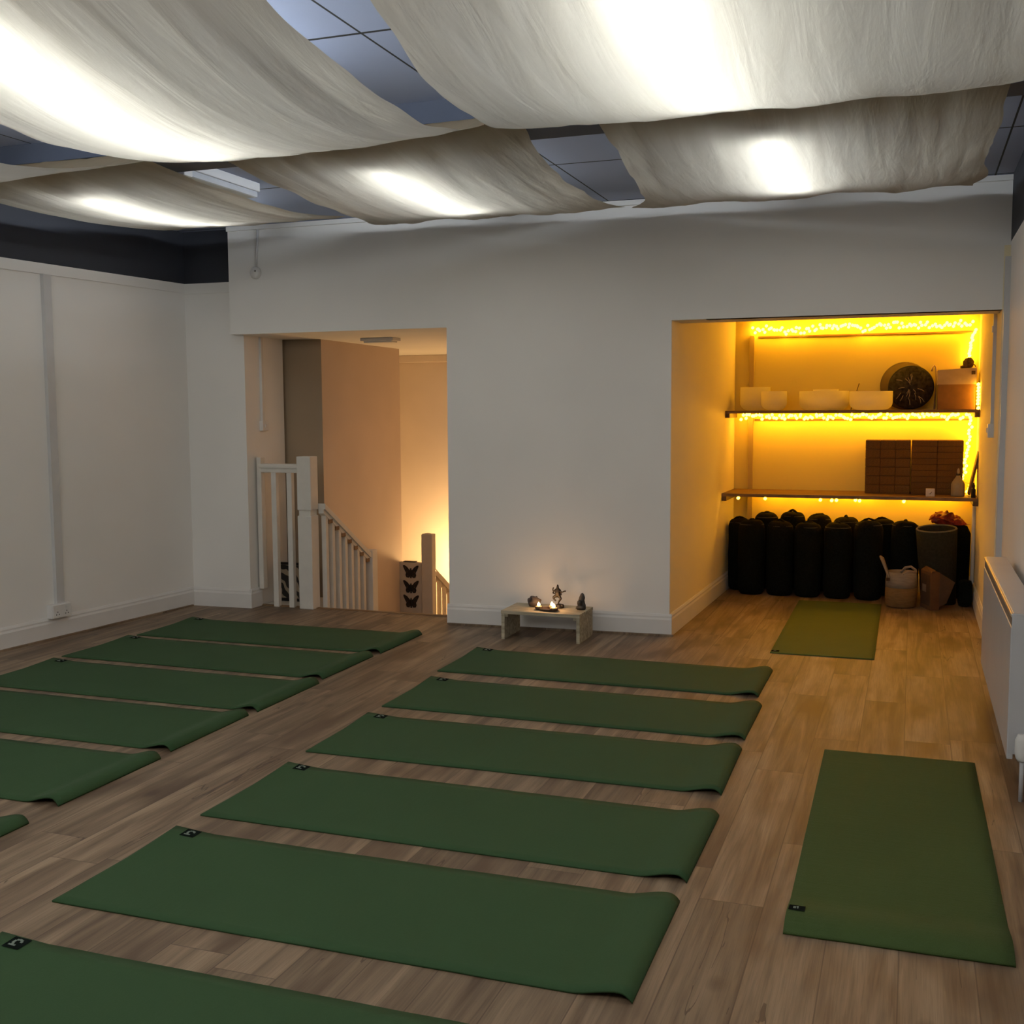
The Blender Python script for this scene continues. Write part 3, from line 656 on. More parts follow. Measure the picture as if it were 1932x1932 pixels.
drape('cream ceiling drape nearest the camera at right, with the widest bright glow', [(0, -1.30), (.2, -1.33), (.35, -1.36), (.5, -1.40), (.7, -1.43), (.85, -1.47), (1, -1.58)], [(0, .36), (.5, .33), (1, .40)], seed=1.3, **DR1)
drape('cream ceiling drape at upper left with a long diagonal white glow', [(0, -3.00), (.5, -2.98), (.8, -2.98), (1, -3.22)], [(0, -1.64), (.2, -1.61), (.4, -1.585), (.7, -1.61), (1, -1.66)], seed=2.6, **DR1)
drape('cream ceiling drape cut off by the left photo edge, only its far end showing', [(0, -5.0), (1, -5.0)], [(0, -3.35), (.7, -3.36), (1, -3.2)], seed=4.1, **DR1)
drape('far cream ceiling drape at right, above the alcove, with a small square glow', [(0, -1.30), (.4, -1.34), (.8, -1.47), (1, -1.66)], [(0, .31), (.5, .30), (.85, .33), (1, .28)], seed=5.2, **DR2)
drape('far cream ceiling drape in the middle, above the doorway', [(0, -3.16), (.4, -3.19), (.8, -3.31), (1, -3.44)], [(0, -1.62), (.3, -1.70), (.8, -1.76), (1, -1.70)], seed=6.4, **DR2)
drape('far cream ceiling drape at left, in front of the dark painted band', [(0, -5.0), (.5, -4.95), (1, -4.98)], [(0, -3.50), (.5, -3.56), (.85, -3.58), (1, -3.46)], seed=7.7, **dict(DR2, z0=2.69, y1=6.60, z1=2.722, sag=.070))

# ------------------------------------------------------------------ fluorescent fittings
def batten(x, y0, y1, label, drop=.012, m='tube_far'):
    t = thing('fluorescent_light', label, 'light', (x, (y0 + y1) / 2, ZC), 0, 'fluorescent battens above the drapes')
    zt = ZC - drop - .045
    mb = MB(); mb.box(x - .022, x + .022, y0 - .03, y1 + .03, ZC - drop - .022, ZC - drop + .012, .005); mb.build('housing', M['housing'], t)
    for y in (y0 + .15, y1 - .15):
        mb = MB(); mb.tube([(x, y, ZC - drop), (x, y, ZC)], .006, 8); mb.build('hanger', M['housing'], t)
    mb = MB(); mb.tube([(x, y0, zt), (x, y1, zt)], .013, 12); mb.build('tube', M[m], t)
    for y in (y0, y1):
        mb = MB(); mb.box(x - .014, x + .014, y - .018, y + .006, zt - .018, zt + .03, .003); mb.build('lamp_holder', M['housing'], t)
batten(-.62, 2.35, 3.75, 'glowing ceiling tube light above the near right drape', .165, 'tube')
batten(-2.50, 2.35, 3.75, 'glowing ceiling tube light above the upper left drape', .165, 'tube')
batten(-4.30, 2.35, 3.75, 'glowing ceiling tube light above the drape cut off at left', .165, 'tube')
batten(-.63, 5.08, 6.30, 'glowing ceiling tube light above the far right drape')
batten(-2.50, 5.08, 6.30, 'glowing ceiling tube light above the far middle drape')
batten(-4.28, 5.08, 6.30, 'glowing ceiling tube light above the far left drape')
# unlit fitting seen in the gap
fx = thing('ceiling_fitting', 'unlit white light fitting with clear diffuser in the left gap between far drapes', 'light', (-3.675, 5.4, ZC))
mb = MB(); mb.box(-3.730, -3.630, 5.08, 5.80, ZC - .05, ZC, .006); mb.build('housing', M['housing'], fx)
mb = MB(); mb.box(-3.723, -3.637, 5.14, 5.79, ZC - .085, ZC - .048, .014); mb.build('diffuser', M['diffuser'], fx)
mb = MB(); mb.box(-3.735, -3.625, 5.065, 5.14, ZC - .092, ZC - .005, .008); mb.build('end_cap', M['housing'], fx)
jb = MB(); jb.box(-3.835, -3.725, 5.0, 5.10, ZC - .06, ZC, .006); tag(jb.build('junction_box', M['housing']), 'small white square box on the ceiling beside the unlit light fitting', 'junction box')

# ------------------------------------------------------------------ yoga mats
def yoga_mat(label, ox, oy, ang, L=1.79, W=.61, curl='end', lab='far_left', material='mat', group='green yoga mats on the floor', curl_h=.023, seed=0, lift=.012, marked=True):
    """u along length from the origin corner; v across (left of u)"""
    mb = MB(); TH = .006
    def zc(s, v):
        z = TH
        if curl == 'end':
            d = L - s
            hh = curl_h * (.92 + .16 * noise.noise(Vector((v * 2, seed, 0))))
            if d < .17: 
                k = (.17 - d) / .17            # 0..1
                z += hh * (math.sin(min(1, k / .80) * PI / 2) ** 2.0 if k < .80 else max(0, math.cos((k - .80) / .20 * PI / 2)) ** .75)
        if curl == 'start':
            if s < .26:
                k = (.26 - s) / .26
                z += curl_h * (math.sin(min(1, k / .66) * PI / 2) ** 2.0 if k < .66 else max(0, math.cos((k - .66) / .34 * PI / 2)) ** .9)
        if lift and curl == 'end':
            a = max(0, 1 - s / .16) * max(0, (v - .6) / .4); z += lift * a
        z += .0012 * noise.noise(Vector((s * 6, v * 5, seed)))
        return z
    nu, nv = 220, 14
    # finer steps near ends
    def pos(u):
        return L * (u if True else u)
    def fn(u, v):
        s_ = pos(u); return Vector((s_, v * W, zc(s_, v)))
    mb.grid(fn, nu, nv, TH)
    o = mb.build('yoga_mat', M[material])
    o.location = (ox, oy, .0005); o.rotation_euler = (0, 0, ang); WM[o.name] = Matrix.Translation((ox, oy, .0005)) @ Matrix.Rotation(ang, 4, 'Z')
    tag(o, label, 'yoga mat', group)
    # label patch
    lw, ll = .056, .062
    if lab == 'far_left': s0, v0, flip = .055, W - .062, 0
    elif lab == 'near_left_end': s0, v0, flip = (.105 if curl == 'start' else .02), W - .050, 1
    pm = MB()
    def pf(u, v):
        if flip: s_ = s0 + u * .046; vv = v0 + v * .046
        else: s_ = s0 + u * lw; vv = v0 + v * lw
        return Vector((s_, vv, zc(s_, vv / W) + .0018))
    for k in ('x',): pass
    def wrap(g):
        def h(u, v): return WM[o.name] @ g(u, v)
        return h
    pm.grid(wrap(pf), 6, 6)
    p_ = pm.build('logo_patch', M['label_k'], o)
    if marked:
        mk = MB()
        def mark(u0, u1, v0_, v1):
            def g(u, v):
                q = pf(u0 + (u1 - u0) * u, v0_ + (v1 - v0_) * v); q.z += .0012; return q
            mk.grid(wrap(g), 2, 2)
        if flip:
            mark(.25, .65, .55, .72); mark(.45, .75, .40, .52); mark(.25, .5, .40, .48)
        else:
            for k in range(7):   # an open curl
                a0 = .3 + k * .62
                uu, vv = .5 + .2 * math.cos(a0), .55 + .22 * math.sin(a0)
                mark(uu - .07, uu + .07, vv - .07, vv + .07)
            mark(.2, .62, .2, .32)
        mk.build('logo_mark', M['label_mark'], p_)
    return o
d2 = math.radians
RC = [(-2.500, 5.711, -.3, 'first green mat of the middle column, nearest the low bench'),
      (-2.460, 4.926, -.05, 'second green mat of the middle column counted from the bench'),
      (-2.443, 4.152, .8, 'third green mat of the middle column counted from the bench'),
      (-2.417, 3.352, -.2, 'fourth green mat of the middle column counted from the bench'),
      (-2.410, 2.593, .1, 'fifth green mat of the middle column, large in the foreground'),
      (-2.375, 1.755, .3, 'green mat cut off by the bottom edge of the photo')]
for i, (x, y, a, l) in enumerate(RC): yoga_mat(l, x, y, d2(a), seed=i * 2.1 + 1, group='green mats in the middle column')
LC = [(-4.800, 6.026, .0, 'farthest green mat by the left wall, beside the doorway'),
      (-4.812, 5.345, -.35, 'second green mat by the left wall counted from the doorway'),
      (-4.785, 4.640, .0, 'third green mat by the left wall counted from the doorway'),
      (-4.790, 3.960, .1, 'fourth green mat by the left wall counted from the doorway'),
      (-4.770, 3.262, -.1, 'green mat at the left photo edge with only its curled half showing'),
      (-4.745, 2.475, .0, 'green mat of which only a small curled corner shows at the left photo edge')]
for i, (x, y, a, l) in enumerate(LC): yoga_mat(l, x, y, d2(a), seed=i * 1.7 + 30, group='green mats by the left wall', curl_h=.028)
# right hand mat: length along +Y, label at near left corner
yoga_mat('single green mat laid lengthwise at lower right beside the radiator', .292, 3.105, d2(90.5), W=.60, curl='start', lab='near_left_end', material='mat_r', group='green mats laid lengthwise at right', curl_h=.020, seed=50, lift=0)
yoga_mat('yellow-lit green mat on the floor of the alcove in front of the bolsters', -.178, 6.785, d2(90.3), L=1.95, W=.60, curl='none', lab='near_left_end', material='mat_lit', group='green mats laid lengthwise at right', seed=60, lift=0)

# ------------------------------------------------------------------ low bench and altar things
BX0, BX1, BY0, BY1, BZ = -2.470, -1.941, 6.672, 6.985, .187
be = thing('low_bench', 'low weathered wooden bench against the back wall', 'bench', ((BX0 + BX1) / 2, (BY0 + BY1) / 2, 0))
mb = MB(); mb.box(BX0, BX1, BY0, BY1, BZ - .022, BZ, .003); mb.build('bench_top', M['bench'], be)
for x in (BX0 + .002, BX1 - .024):
    mb = MB(); mb.box(x, x + .022, BY0 + .004, BY1 - .004, 0, BZ - .022, .002); mb.build('side_panel', M['bench'], be)
for x, sx in ((BX0 + .024, 1), (BX1 - .024, -1)):
    mb = MB(); xa, xb = sorted((x, x + sx * .022)); mb.box(xa, xb, BY0 + .01, BY1 - .01, BZ - .042, BZ - .022, .002); mb.build('corner_cleat', M['bench'], be)
mb = MB(); mb.blob((-2.305, 6.86, BZ + .036), .042, 3, .35, 2.2, (1.05, .8, .88), 3, flat=-.036)
origin_to(tag(mb.build('stone', M['stone']), 'rounded dark stone at the left of the low bench', 'stone'), (-2.305, 6.86, BZ))
# carved standing stone
mb = MB()
prof_ = [(.029, 0), (.031, .010), (.026, .03), (.023, .046), (.021, .062), (.019, .078), (.014, .094), (.009, .104), (0.0, .110)]
mb.lathe(prof_, (-1.985, 6.86, BZ), 20, None, True, .8)
for v in mb.b.verts:
    d = v.co - Vector((-1.985, 6.86, BZ)); k = 1 + .25 * noise.noise(v.co * 45); v.co.x = -1.985 + d.x * k + d.z * .06; v.co.y = 6.86 + d.y * k
mb.blob((-1.990, 6.835, BZ + .045), .016, 2, .3, 3, (1, .7, 1.3), 2); mb.blob((-1.985, 6.83, BZ + .018), .022, 2, .3, 3, (1.3, .7, .6), 5)
origin_to(tag(mb.build('carved_stone', M['stone2']), 'small pointed carved stone figure at the right of the low bench', 'figurine'), (-1.985, 6.86, BZ))
# dish with three tealights
DX, DY = -2.175, 6.76
mb = MB()
mb.lathe([(.052, 0), (.062, .004), (.066, .014), (.060, .016), (.052, .010), (0, .009)], (DX, DY, BZ), 28, None, True, .75)
cups = [(-.066, .00, .012), (.012, .036, .016), (.044, -.026, .012)]
for cx, cy, cz in cups:
    mb.lathe([(.018, 0), (.024, .006), (.026, .020), (.021, .020), (.020, .008), (0, .008)], (DX + cx, DY + cy, BZ + .004), 18)
dish = tag(mb.build('tealight_dish', M['dish']), 'dark glazed dish with three cups on the low bench', 'candle holder')
origin_to(dish, (DX, DY, BZ))
for k, (cx, cy, cz) in enumerate(cups):
    lab = ('lit tealight on the left of the dark dish', 'lit tealight at the back right of the dark dish', 'lit tealight at the front right of the dark dish')[k]
    t = thing('tealight', lab, 'candle', (DX + cx, DY + cy, BZ + .012), 0, 'lit tealights in the dish')
    mb = MB(); mb.lathe([(.019, 0), (.0195, .013), (.017, .014), (0, .013)], (DX + cx, DY + cy, BZ + .012), 18); mb.build('wax', M['wax'], t)
    mb = MB(); mb.tube([(DX + cx, DY + cy, BZ + .025), (DX + cx + .001, DY + cy, BZ + .033)], .0012, 6); mb.build('wick', M['dark'], t)
    mb = MB(); mb.lathe([(.003, 0), (.009, .005), (.0105, .010), (.007, .017), (.003, .023), (0, .028)], (DX + cx, DY + cy, BZ + .026), 12); mb.build('flame', M['flame'], t)
    ld = bpy.data.lights.new('candle_glow', 'POINT'); ld.energy = .36; ld.color = (1, .50, .20); ld.shadow_soft_size = .012
    lo_ = bpy.data.objects.new('candle_glow', ld); COL.objects.link(lo_); lo_.location = (DX + cx, DY + cy, BZ + .075)
# dancing figurine on a small base
def skin_figure(name, nodes, edges, mat, root=0):
    me = bpy.data.meshes.new(name); me.from_pydata([Vector(n[:3]) for n in nodes], edges, [])
    o = bpy.data.objects.new(name, me); COL.objects.link(o); me.materials.append(mat)
    md = o.modifiers.new('skin', 'SKIN'); md.use_smooth_shade = True
    for i, n in enumerate(nodes):
        sv = me.skin_vertices[0].data[i]; sv.radius = (n[3], n[3]); sv.use_root = (i == root)
    sd = o.modifiers.new('subd', 'SUBSURF'); sd.levels = 2; sd.render_levels = 2
    return o
FX, FY = -2.150, 6.875
fig = thing('dancing_figurine', 'dark bronze dancing figurine on one leg behind the tealights', 'figurine', (FX, FY, BZ))
k = .001
n_ = [(0, 0, 80, 9), (0, 0, 98, 11), (1, 0, 112, 8), (1, 0, 122, 8), (1, -1, 134, 6), (1, 0, 146, 3.0),          # pelvis..crown
      (12, 0, 72, 8), (24, -6, 58, 6), (12, -4, 44, 4.5), (6, -4, 30, 3.5),                                          # 6-9 standing leg (bent)
      (-10, -2, 74, 8), (-26, -8, 66, 6.5), (-16, -8, 50, 4.5), (-6, -8, 44, 3.5),                                   # 10-13 raised leg
      (14, 0, 108, 5), (28, -3, 98, 4), (44, -4, 106, 3.5), (56, -4, 108, 3.5),                                      # right arm out
      (-13, 0, 110, 5), (-27, 0, 100, 4), (-30, -2, 116, 3.5), (-24, -2, 128, 3.5),                                  # left arm up
      (17, 4, 112, 4), (22, 2, 90, 3.5), (26, -6, 80, 3), (-16, 4, 112, 4), (-30, -4, 92, 3.5), (-14, -12, 90, 3),
      (10, -6, 24, 5)]
e_ = [(0, 1), (1, 2), (2, 3), (3, 4), (4, 5), (0, 6), (6, 7), (7, 8), (8, 9), (9, 28), (0, 10), (10, 11), (11, 12), (12, 13), (2, 14), (14, 15), (15, 16), (16, 17), (2, 18), (18, 19), (19, 20), (20, 21), (2, 22), (22, 23), (23, 24), (2, 25), (25, 26), (26, 27)]
sc_ = .00105
body = skin_figure('body', [(a * sc_, b_ * sc_, c_ * sc_, r * sc_ * 1.3) for a, b_, c_, r in n_], e_, M['bronze'])
body.parent = fig
mb = MB(); mb.lathe([(.030, 0), (.032, .006), (.026, .012), (.022, .02), (.017, .026), (0, .027)], (FX + .012, FY - .004, BZ), 20); mb.build('base', M['bronze'], fig)
mb = MB(); mb.blob((FX + .034, FY - .01, BZ + .014), .014, 2, .3, 3, (1, .8, 1), 4); mb.build('crouching_animal', M['bronze'], fig)

# ------------------------------------------------------------------ alcove shelves
YS = 9.46
XSL, XSR = -1.415, XP - .003
def shelf(label, z, y0, th):
    t = thing('wall_shelf', label, 'shelf', ((XSL + XSR) / 2, (y0 + YS) / 2, z - th))
    mb = MB(); mb.prism([(XSL + (y0 - 9) * .02, y0), (XSR, y0), (XSR, YS - .002), (XSL + .012, YS - .002)], z - th, z); mb.build('board', M['shelf'], t)
    for x in (XSL - .0, XSR - .035):
        mb = MB(); mb.box(x, x + .035, y0 + .002, 9.42, z - th - .035, z - th); mb.build('end_bracket', M['shelf_end'], t)
    return t
ZU, ZL = 1.456, .803
shelf('upper wooden shelf in the alcove holding bowls and drums', ZU, 9.02, .022)
shelf('lower wooden shelf in the alcove holding the cork blocks', ZL, 8.90, .024)
bt = MB(); bt.box(-1.22, .44, 9.448, 9.46, 2.052, 2.066); tag(bt.build('wall_batten', M['shelf']), 'thin wooden batten on the alcove wall under the top lights', 'batten')
bt = MB(); bt.box(-1.24, .42, 9.448, 9.46, 1.372, 1.386); tag(bt.build('wall_batten', M['shelf']), 'thin wooden batten on the alcove wall under the upper shelf', 'batten')
pp = MB(); pp.tube([(XP - .016, 9.14, .0), (XP - .016, 9.14, .745)], .014, 10); tag(pp.build('pipe', M['plastic']), 'thin white vertical pipe in the right corner under the lower shelf', 'pipe')

# bowls
def bowl(label, x0, x1, z1, y, r_corner=.06):
    r = (x1 - x0) / 2; x = (x0 + x1) / 2; h = z1 - ZU; th = .007
    rc = min(r_corner, h * .6); pr = [(r - rc, 0)]
    pr[0] = (max(.02, r - rc * 1.2), 0)
    for i in range(1, 8):
        a = i / 7 * PI / 2; pr.append((r - rc * 1.2 + rc * 1.2 * math.sin(a), rc * (1 - math.cos(a))))
    pr += [(r, h), (r - th, h), (r - th, rc), (r - rc * 1.2, th * 1.5), (0, th * 1.5)]
    mb = MB(); mb.lathe(pr, (x, y, ZU), 36)
    o = mb.build('singing_bowl', M['bowl']); origin_to(o, (x, y, ZU)); tag(o, label, 'bowl', 'frosted bowls on the upper shelf'); return o
bowl('tall white frosted bowl at the left end of the upper shelf', -1.335, -1.095, 1.645, 9.29)
bowl('small white frosted bowl, second from the left on the upper shelf', -1.145, -.945, 1.607, 9.115)
bowl('wide white frosted bowl at the middle of the upper shelf', -.860, -.478, 1.606, 9.23)
bowl('white frosted bowl beside the dark drum on the upper shelf', -.470, -.150, 1.600, 9.10)
o = bowl('small frosted bowl nested inside the wide bowl with only its rim showing', -.755, -.560, 1.608, 9.23, .05); o.location.z += .012
mb = MB(); mb.tube([(-.470, 9.36, ZU + .004), (-.415, 9.445, ZU + .212)], .0035, 6); tag(mb.build('mallet_stick', M['brown']), 'thin stick leaning up behind the frosted bowls on the upper shelf', 'stick')
# drums (face towards the room)
def drum(label, x, y, r, depth, face, side, scr, tilt):
    t = thing('drum', label, 'drum', (x, y, ZU))
    mt = Matrix.Rotation(PI / 2 + tilt, 4, 'X')
    cz = ZU + r + .004
    mb = MB(); mb.lathe([(r - .006, -depth / 2), (r, -depth / 2 + .006), (r, depth / 2 - .006), (r - .006, depth / 2)], (x, y, cz), 48, mt); mb.build('shell', side, t)
    mb = MB(); mb.lathe([(r - .012, depth / 2 - .004), (r - .010, depth / 2 + .002), (0, depth / 2 + .004)], (x, y, cz), 48, mt); mb.build('drum_head', face, t)
    if scr:
        rr = random.Random(3)
        mb = MB(); T = Matrix.Translation((x, y, cz)) @ mt
        for i in range(17):
            a = rr.uniform(0, 2 * PI); r0 = rr.uniform(.1, .55) * r; ln = rr.uniform(.2, .38) * r; da = rr.uniform(-.5, .5)
            p0 = Vector((r0 * math.cos(a), r0 * math.sin(a), depth / 2 + .006)); p1 = p0 + Vector((math.cos(a + da), math.sin(a + da), 0)) * ln
            if p1.xy.length > r * .9: continue
            mb.tube([T @ p0, T @ ((p0 + p1) / 2 + Vector((.004, .003, 0))), T @ p1], .0026, 5)
        mb.build('pale_lacing', M['scratch'], t)
    return t
drum('large brown frame drum leaning behind the dark drum on the upper shelf', -.068, 9.418, .186, .06, M['drum_side'], M['drum_side'], False, 0)
drum('dark round drum with scratchy lacing standing at the front of the upper shelf', -.022, 9.31, .170, .10, M['drum_skin'], M['dark'], True, 0)
mb = MB(); mb.tube([(.128, 9.44, ZU + .30), (.135, 9.44, ZU + .33), (.148, 9.44, ZU + .346), (.160, 9.44, ZU + .33), (.165, 9.44, ZU + .24), (.155, 9.44, ZU + .002)], .007, 8); tag(mb.build('handle_loop', M['box_lid']), 'pale bent loop handle sticking up between drum and box', 'handle')
bx = thing('storage_box', 'two-tone box with pale lid and brown base at the right of the upper shelf', 'box', (.31, 9.25, ZU))
mb = MB(); mb.box(.172, .438, 9.13, 9.415, ZU, ZU + .205, .003); mb.build('box_base', M['box_low'], bx)
mb = MB()
vs = [(x, y, z) for z in (0, 1) for y in (9.125, 9.42) for x in (.167, .442)]
vs = [(x, y, ZU + .19 if z == 0 else ZU + .298 + (x - .163) * .06) for x, y, z in vs]
mb._add(vs, [(0, 1, 3, 2), (4, 6, 7, 5), (0, 4, 5, 1), (2, 3, 7, 6), (0, 2, 6, 4), (1, 5, 7, 3)]); mb.build('lid', M['box_lid'], bx)
mb = MB(); mb.box(.405, .432, 9.121, 9.126, ZU + .262, ZU + .29, .001); mb.build('sticker', M['brown'], bx)
sh = thing('shaker', 'dark brown nut-shaped shaker lying on top of the two-tone box', 'shaker', (.39, 9.22, ZU + .31))
mb = MB(); mb.blob((.385, 9.22, ZU + .352), .046, 3, .18, 2.5, (.85, .8, .95), 6); mb.blob((.360, 9.22, ZU + .322), .024, 2, .2, 2.5, (1.5, .9, .7), 8); mb.build('husk', M['brown'], sh)
mb = MB(); mb.tube([(.415, 9.215, ZU + .345), (.43, 9.21, ZU + .335), (.437, 9.2, ZU + .322)], .004, 6); mb.build('cord', M['brown'], sh)

# cork blocks
def cork(label, x0, x1, y, d, z, h, grp):
    mb = MB(); mb.box(x0, x1, y, y + d, z, z + h, .0045); o = mb.build('cork_block', M['cork']); origin_to(o, ((x0 + x1) / 2, y + d / 2, z)); return tag(o, label, 'yoga block', grp)
ordn = ['bottom', 'second', 'third', 'fourth', 'fifth', 'sixth', 'seventh', 'eighth', 'top']
rr = random.Random(11)
for ci, (xa, cn) in enumerate(((-.345, 'left'), (-.2335, 'middle'), (-.122, 'right'))):
    for r_ in range(6):
        rn = 'topmost' if r_ == 5 else 'bottom' if r_ == 0 else ordn[r_] + ' from the bottom'
        j = rr.uniform(-.0004, .0004)
        cork('end-on cork block, %s in the %s stack of the three narrow stacks' % (rn, cn), xa + j, xa + .1105 + j, 9.21 + rr.uniform(0, .006), .22, ZL + r_ * .0698, .0685, 'cork blocks stacked end-on')
for ci, (xa, cn) in enumerate(((-.004, 'left'), (.1835, 'right'))):
    for r_ in range(9):
        rn = 'topmost' if r_ == 8 else 'bottom' if r_ == 0 else ordn[r_] + ' from the bottom'
        j = rr.uniform(-.0006, .0006)
        cork('flat cork block, %s in the %s stack of the two wide stacks' % (rn, cn), xa + j, xa + .186 + j, 9.205 + rr.uniform(0, .006), .20, ZL + r_ * .0465, .046, 'cork blocks stacked flat')
bo = thing('spray_bottle', 'white spray bottle in front of the cork blocks on the lower shelf', 'bottle', (.335, 9.10, ZL))
mb = MB(); mb.lathe([(.046, 0), (.049, .006), (.049, .088), (.044, .104), (.026, .132), (.014, .150), (.013, .158), (0, .158)], (.333, 9.10, ZL), 24); mb.build('bottle_body', M['bottle_w'], bo)
mb = MB(); mb.lathe([(.016, .156), (.016, .170), (0, .170)], (.333, 9.10, ZL), 16); mb.build('collar', M['brown'], bo)
mb = MB(); mb.lathe([(.009, .170), (.010, .190), (.007, .205), (0, .212)], (.333, 9.10, ZL), 12); mb.build('nozzle', M['bottle_w'], bo)
sb = thing('small_box', 'tiny white box with a small mark at the front of the lower shelf', 'box', (.13, 9.04, ZL))
mb = MB(); mb.box(.105, .168, 9.0, 9.05, ZL, ZL + .058, .002); mb.build('carton', M['label_w'], sb)
mb = MB(); mb.tube([(.128, 8.9985, ZL + .022), (.135, 8.9985, ZL + .018), (.147, 8.9985, ZL + .036)], .0022, 5); mb.build('tick_mark', M['brown'], sb)
mb = MB(); mtb = Matrix.Translation((.412, 9.12, ZL + .012)) @ Matrix.Rotation(.20, 4, 'Y')
mb.box(-.008, .008, -.05, .14, 0, .42, .002, mtb); o = mb.build('leaning_board', M['card']); tag(o, 'brown board leaning at the right end of the lower shelf', 'board')
db = thing('dropper_bottle', 'small black bottle at the right end of the lower shelf', 'bottle', (.435, 8.96, ZL))
mb = MB(); mb.lathe([(.016, 0), (.017, .003), (.017, .06), (.009, .07), (.009, .078), (0, .078)], (.436, 8.96, ZL), 16); mb.build('bottle_body', M['dark'], db)
mb = MB(); mb.lathe([(.011, .076), (.011, .096), (.006, .1), (.006, .112), (0, .113)], (.436, 8.96, ZL), 14); mb.build('cap', M['dark'], db)

# ------------------------------------------------------------------ bolsters
def bolster(label, x, y, r, h, grp, hr=0, seed=0):
    t = thing('bolster', label, 'bolster', (x, y, 0), hr, grp)
    mb = MB()
    pr = [(.0, .004), (r * .80, .002), (r * .95, .02), (r, .06)]
    for i in range(1, 9): pr.append((r * (1 + .012 * math.sin(i * 1.9 + seed)), .06 + (h - .13) * i / 8))
    for i in range(1, 8):
        a = i / 7 * PI / 2; pr.append((r * (math.cos(a) ** .55) if i < 7 else 0, h - .07 + .07 * math.sin(a)))
    mb.lathe(pr, (x, y, 0), 32)
    for v in mb.b.verts:
        d = v.co - Vector((x, y, 0)); k_ = 1 + .035 * noise.noise(Vector((d.x * 9, d.y * 9, d.z * 3.5 + seed)))
        v.co.x = x + d.x * k_; v.co.y = y + d.y * k_; v.co.z += .012 * noise.noise(Vector((d.x * 14, d.y * 14, seed))) * (d.z / h)
    mb.build('cover', M['bolster'], t)
    ring = [Vector((x + r * .90 * math.cos(a), y + r * .90 * math.sin(a), h - .035)) for a in [2 * PI * i / 28 for i in range(29)]]
    mb = MB(); mb.tube(ring, .0035, 6); mb.build('piping', M['bolster_trim'], t)
    mb = MB(); hx = r * .34; ca, sa = math.cos(seed), math.sin(seed)
    mb.tube([(x + q * hx * ca, y + q * hx * sa, h + dz) for q, dz in ((-1.5, -.012), (-.8, .004), (0, .009 + .006 * math.sin(seed * 3)), (.8, .003), (1.5, -.012))], .009, 6); mb.build('carry_handle', M['bolster'], t)
    return t
fr = [(-1.312, 9.175, .088, .585), (-1.188, 8.985, .102, .592), (-.968, 8.99, .102, .585), (-.752, 8.985, .102, .582), (-.527, 8.985, .104, .586), (-.300, 8.985, .106, .612)]
fl_ = ['dark upright bolster at the far left end of the row, against the alcove wall', 'second dark upright bolster from the alcove left wall, front row', 'third dark upright bolster from the alcove left wall, front row',
       'fourth dark upright bolster from the alcove left wall, front row', 'fifth dark upright bolster from the alcove left wall, front row', 'dark upright bolster at the right end of the front row behind the basket']
for i, ((x, y, r, h), l) in enumerate(zip(fr, fl_)): bolster(l, x, y, r, h, 'upright bolsters in the front row', 0, i * 1.3)
bk = [(-1.112, 9.32, .098, .62), (-.905, 9.32, .100, .635), (-.695, 9.32, .100, .615), (-.485, 9.32, .100, .60), (-.210, 9.25, .100, .60), (-.035, 9.135, .103, .60)]
bl_ = ['dark bolster in the back row with only its top showing, leftmost there', 'dark bolster in the back row, second from left, its top rising highest', 'dark bolster in the back row, third from left, top showing',
       'dark bolster in the back row, fourth from left, barely showing', 'dark bolster in the back row just right of the front row end', 'dark bolster standing behind the white and tan basket']
for i, ((x, y, r, h), l) in enumerate(zip(bk, bl_)): bolster(l, x, y, r, h, 'upright bolsters in the back row', 0, 20 + i * 1.3)

# basket
BXc, BYc = -.052, 8.72
bs = thing('basket', 'woven basket, white above and tan below, with two rope handles', 'basket', (BXc, BYc, 0))
mb = MB(); mb.lathe([(.0, .003), (.098, .002), (.108, .012), (.113, .08), (.112, .150)], (BXc, BYc, 0), 32); mb.build('tan_base', M['basket_t'], bs)
mb = MB(); mb.lathe([(.1125, .148), (.1105, .2), (.105, .262), (.098, .262), (.100, .2), (.102, .02), (0, .02)], (BXc, BYc, 0), 32); mb.build('white_rim', M['basket_w'], bs)
mb = MB(); mb.tube([(BXc - .085, BYc - .07, .215), (BXc - .105, BYc - .055, .27), (BXc - .138, BYc - .03, .345), (BXc - .150, BYc - .01, .368), (BXc - .135, BYc + .01, .355), (BXc - .100, BYc + .03, .255)], .0095, 8); mb.build('handle', M['basket_w'], bs)
mb = MB(); mb.tube([(BXc - .005, BYc + .02, .250), (BXc + .025, BYc + .01, .290), (BXc + .065, BYc + .0, .300), (BXc + .098, BYc - .01, .278), (BXc + .100, BYc - .04, .268), (BXc + .055, BYc - .075, .272), (BXc + .01, BYc - .098, .252)], .0095, 8); mb.build('handle', M['basket_w'], bs)
mb = MB(); mb.box(BXc - .105, BXc - .080, BYc - .093, BYc - .075, .20, .222, .002); mb.build('tag', M['brown'], bs)
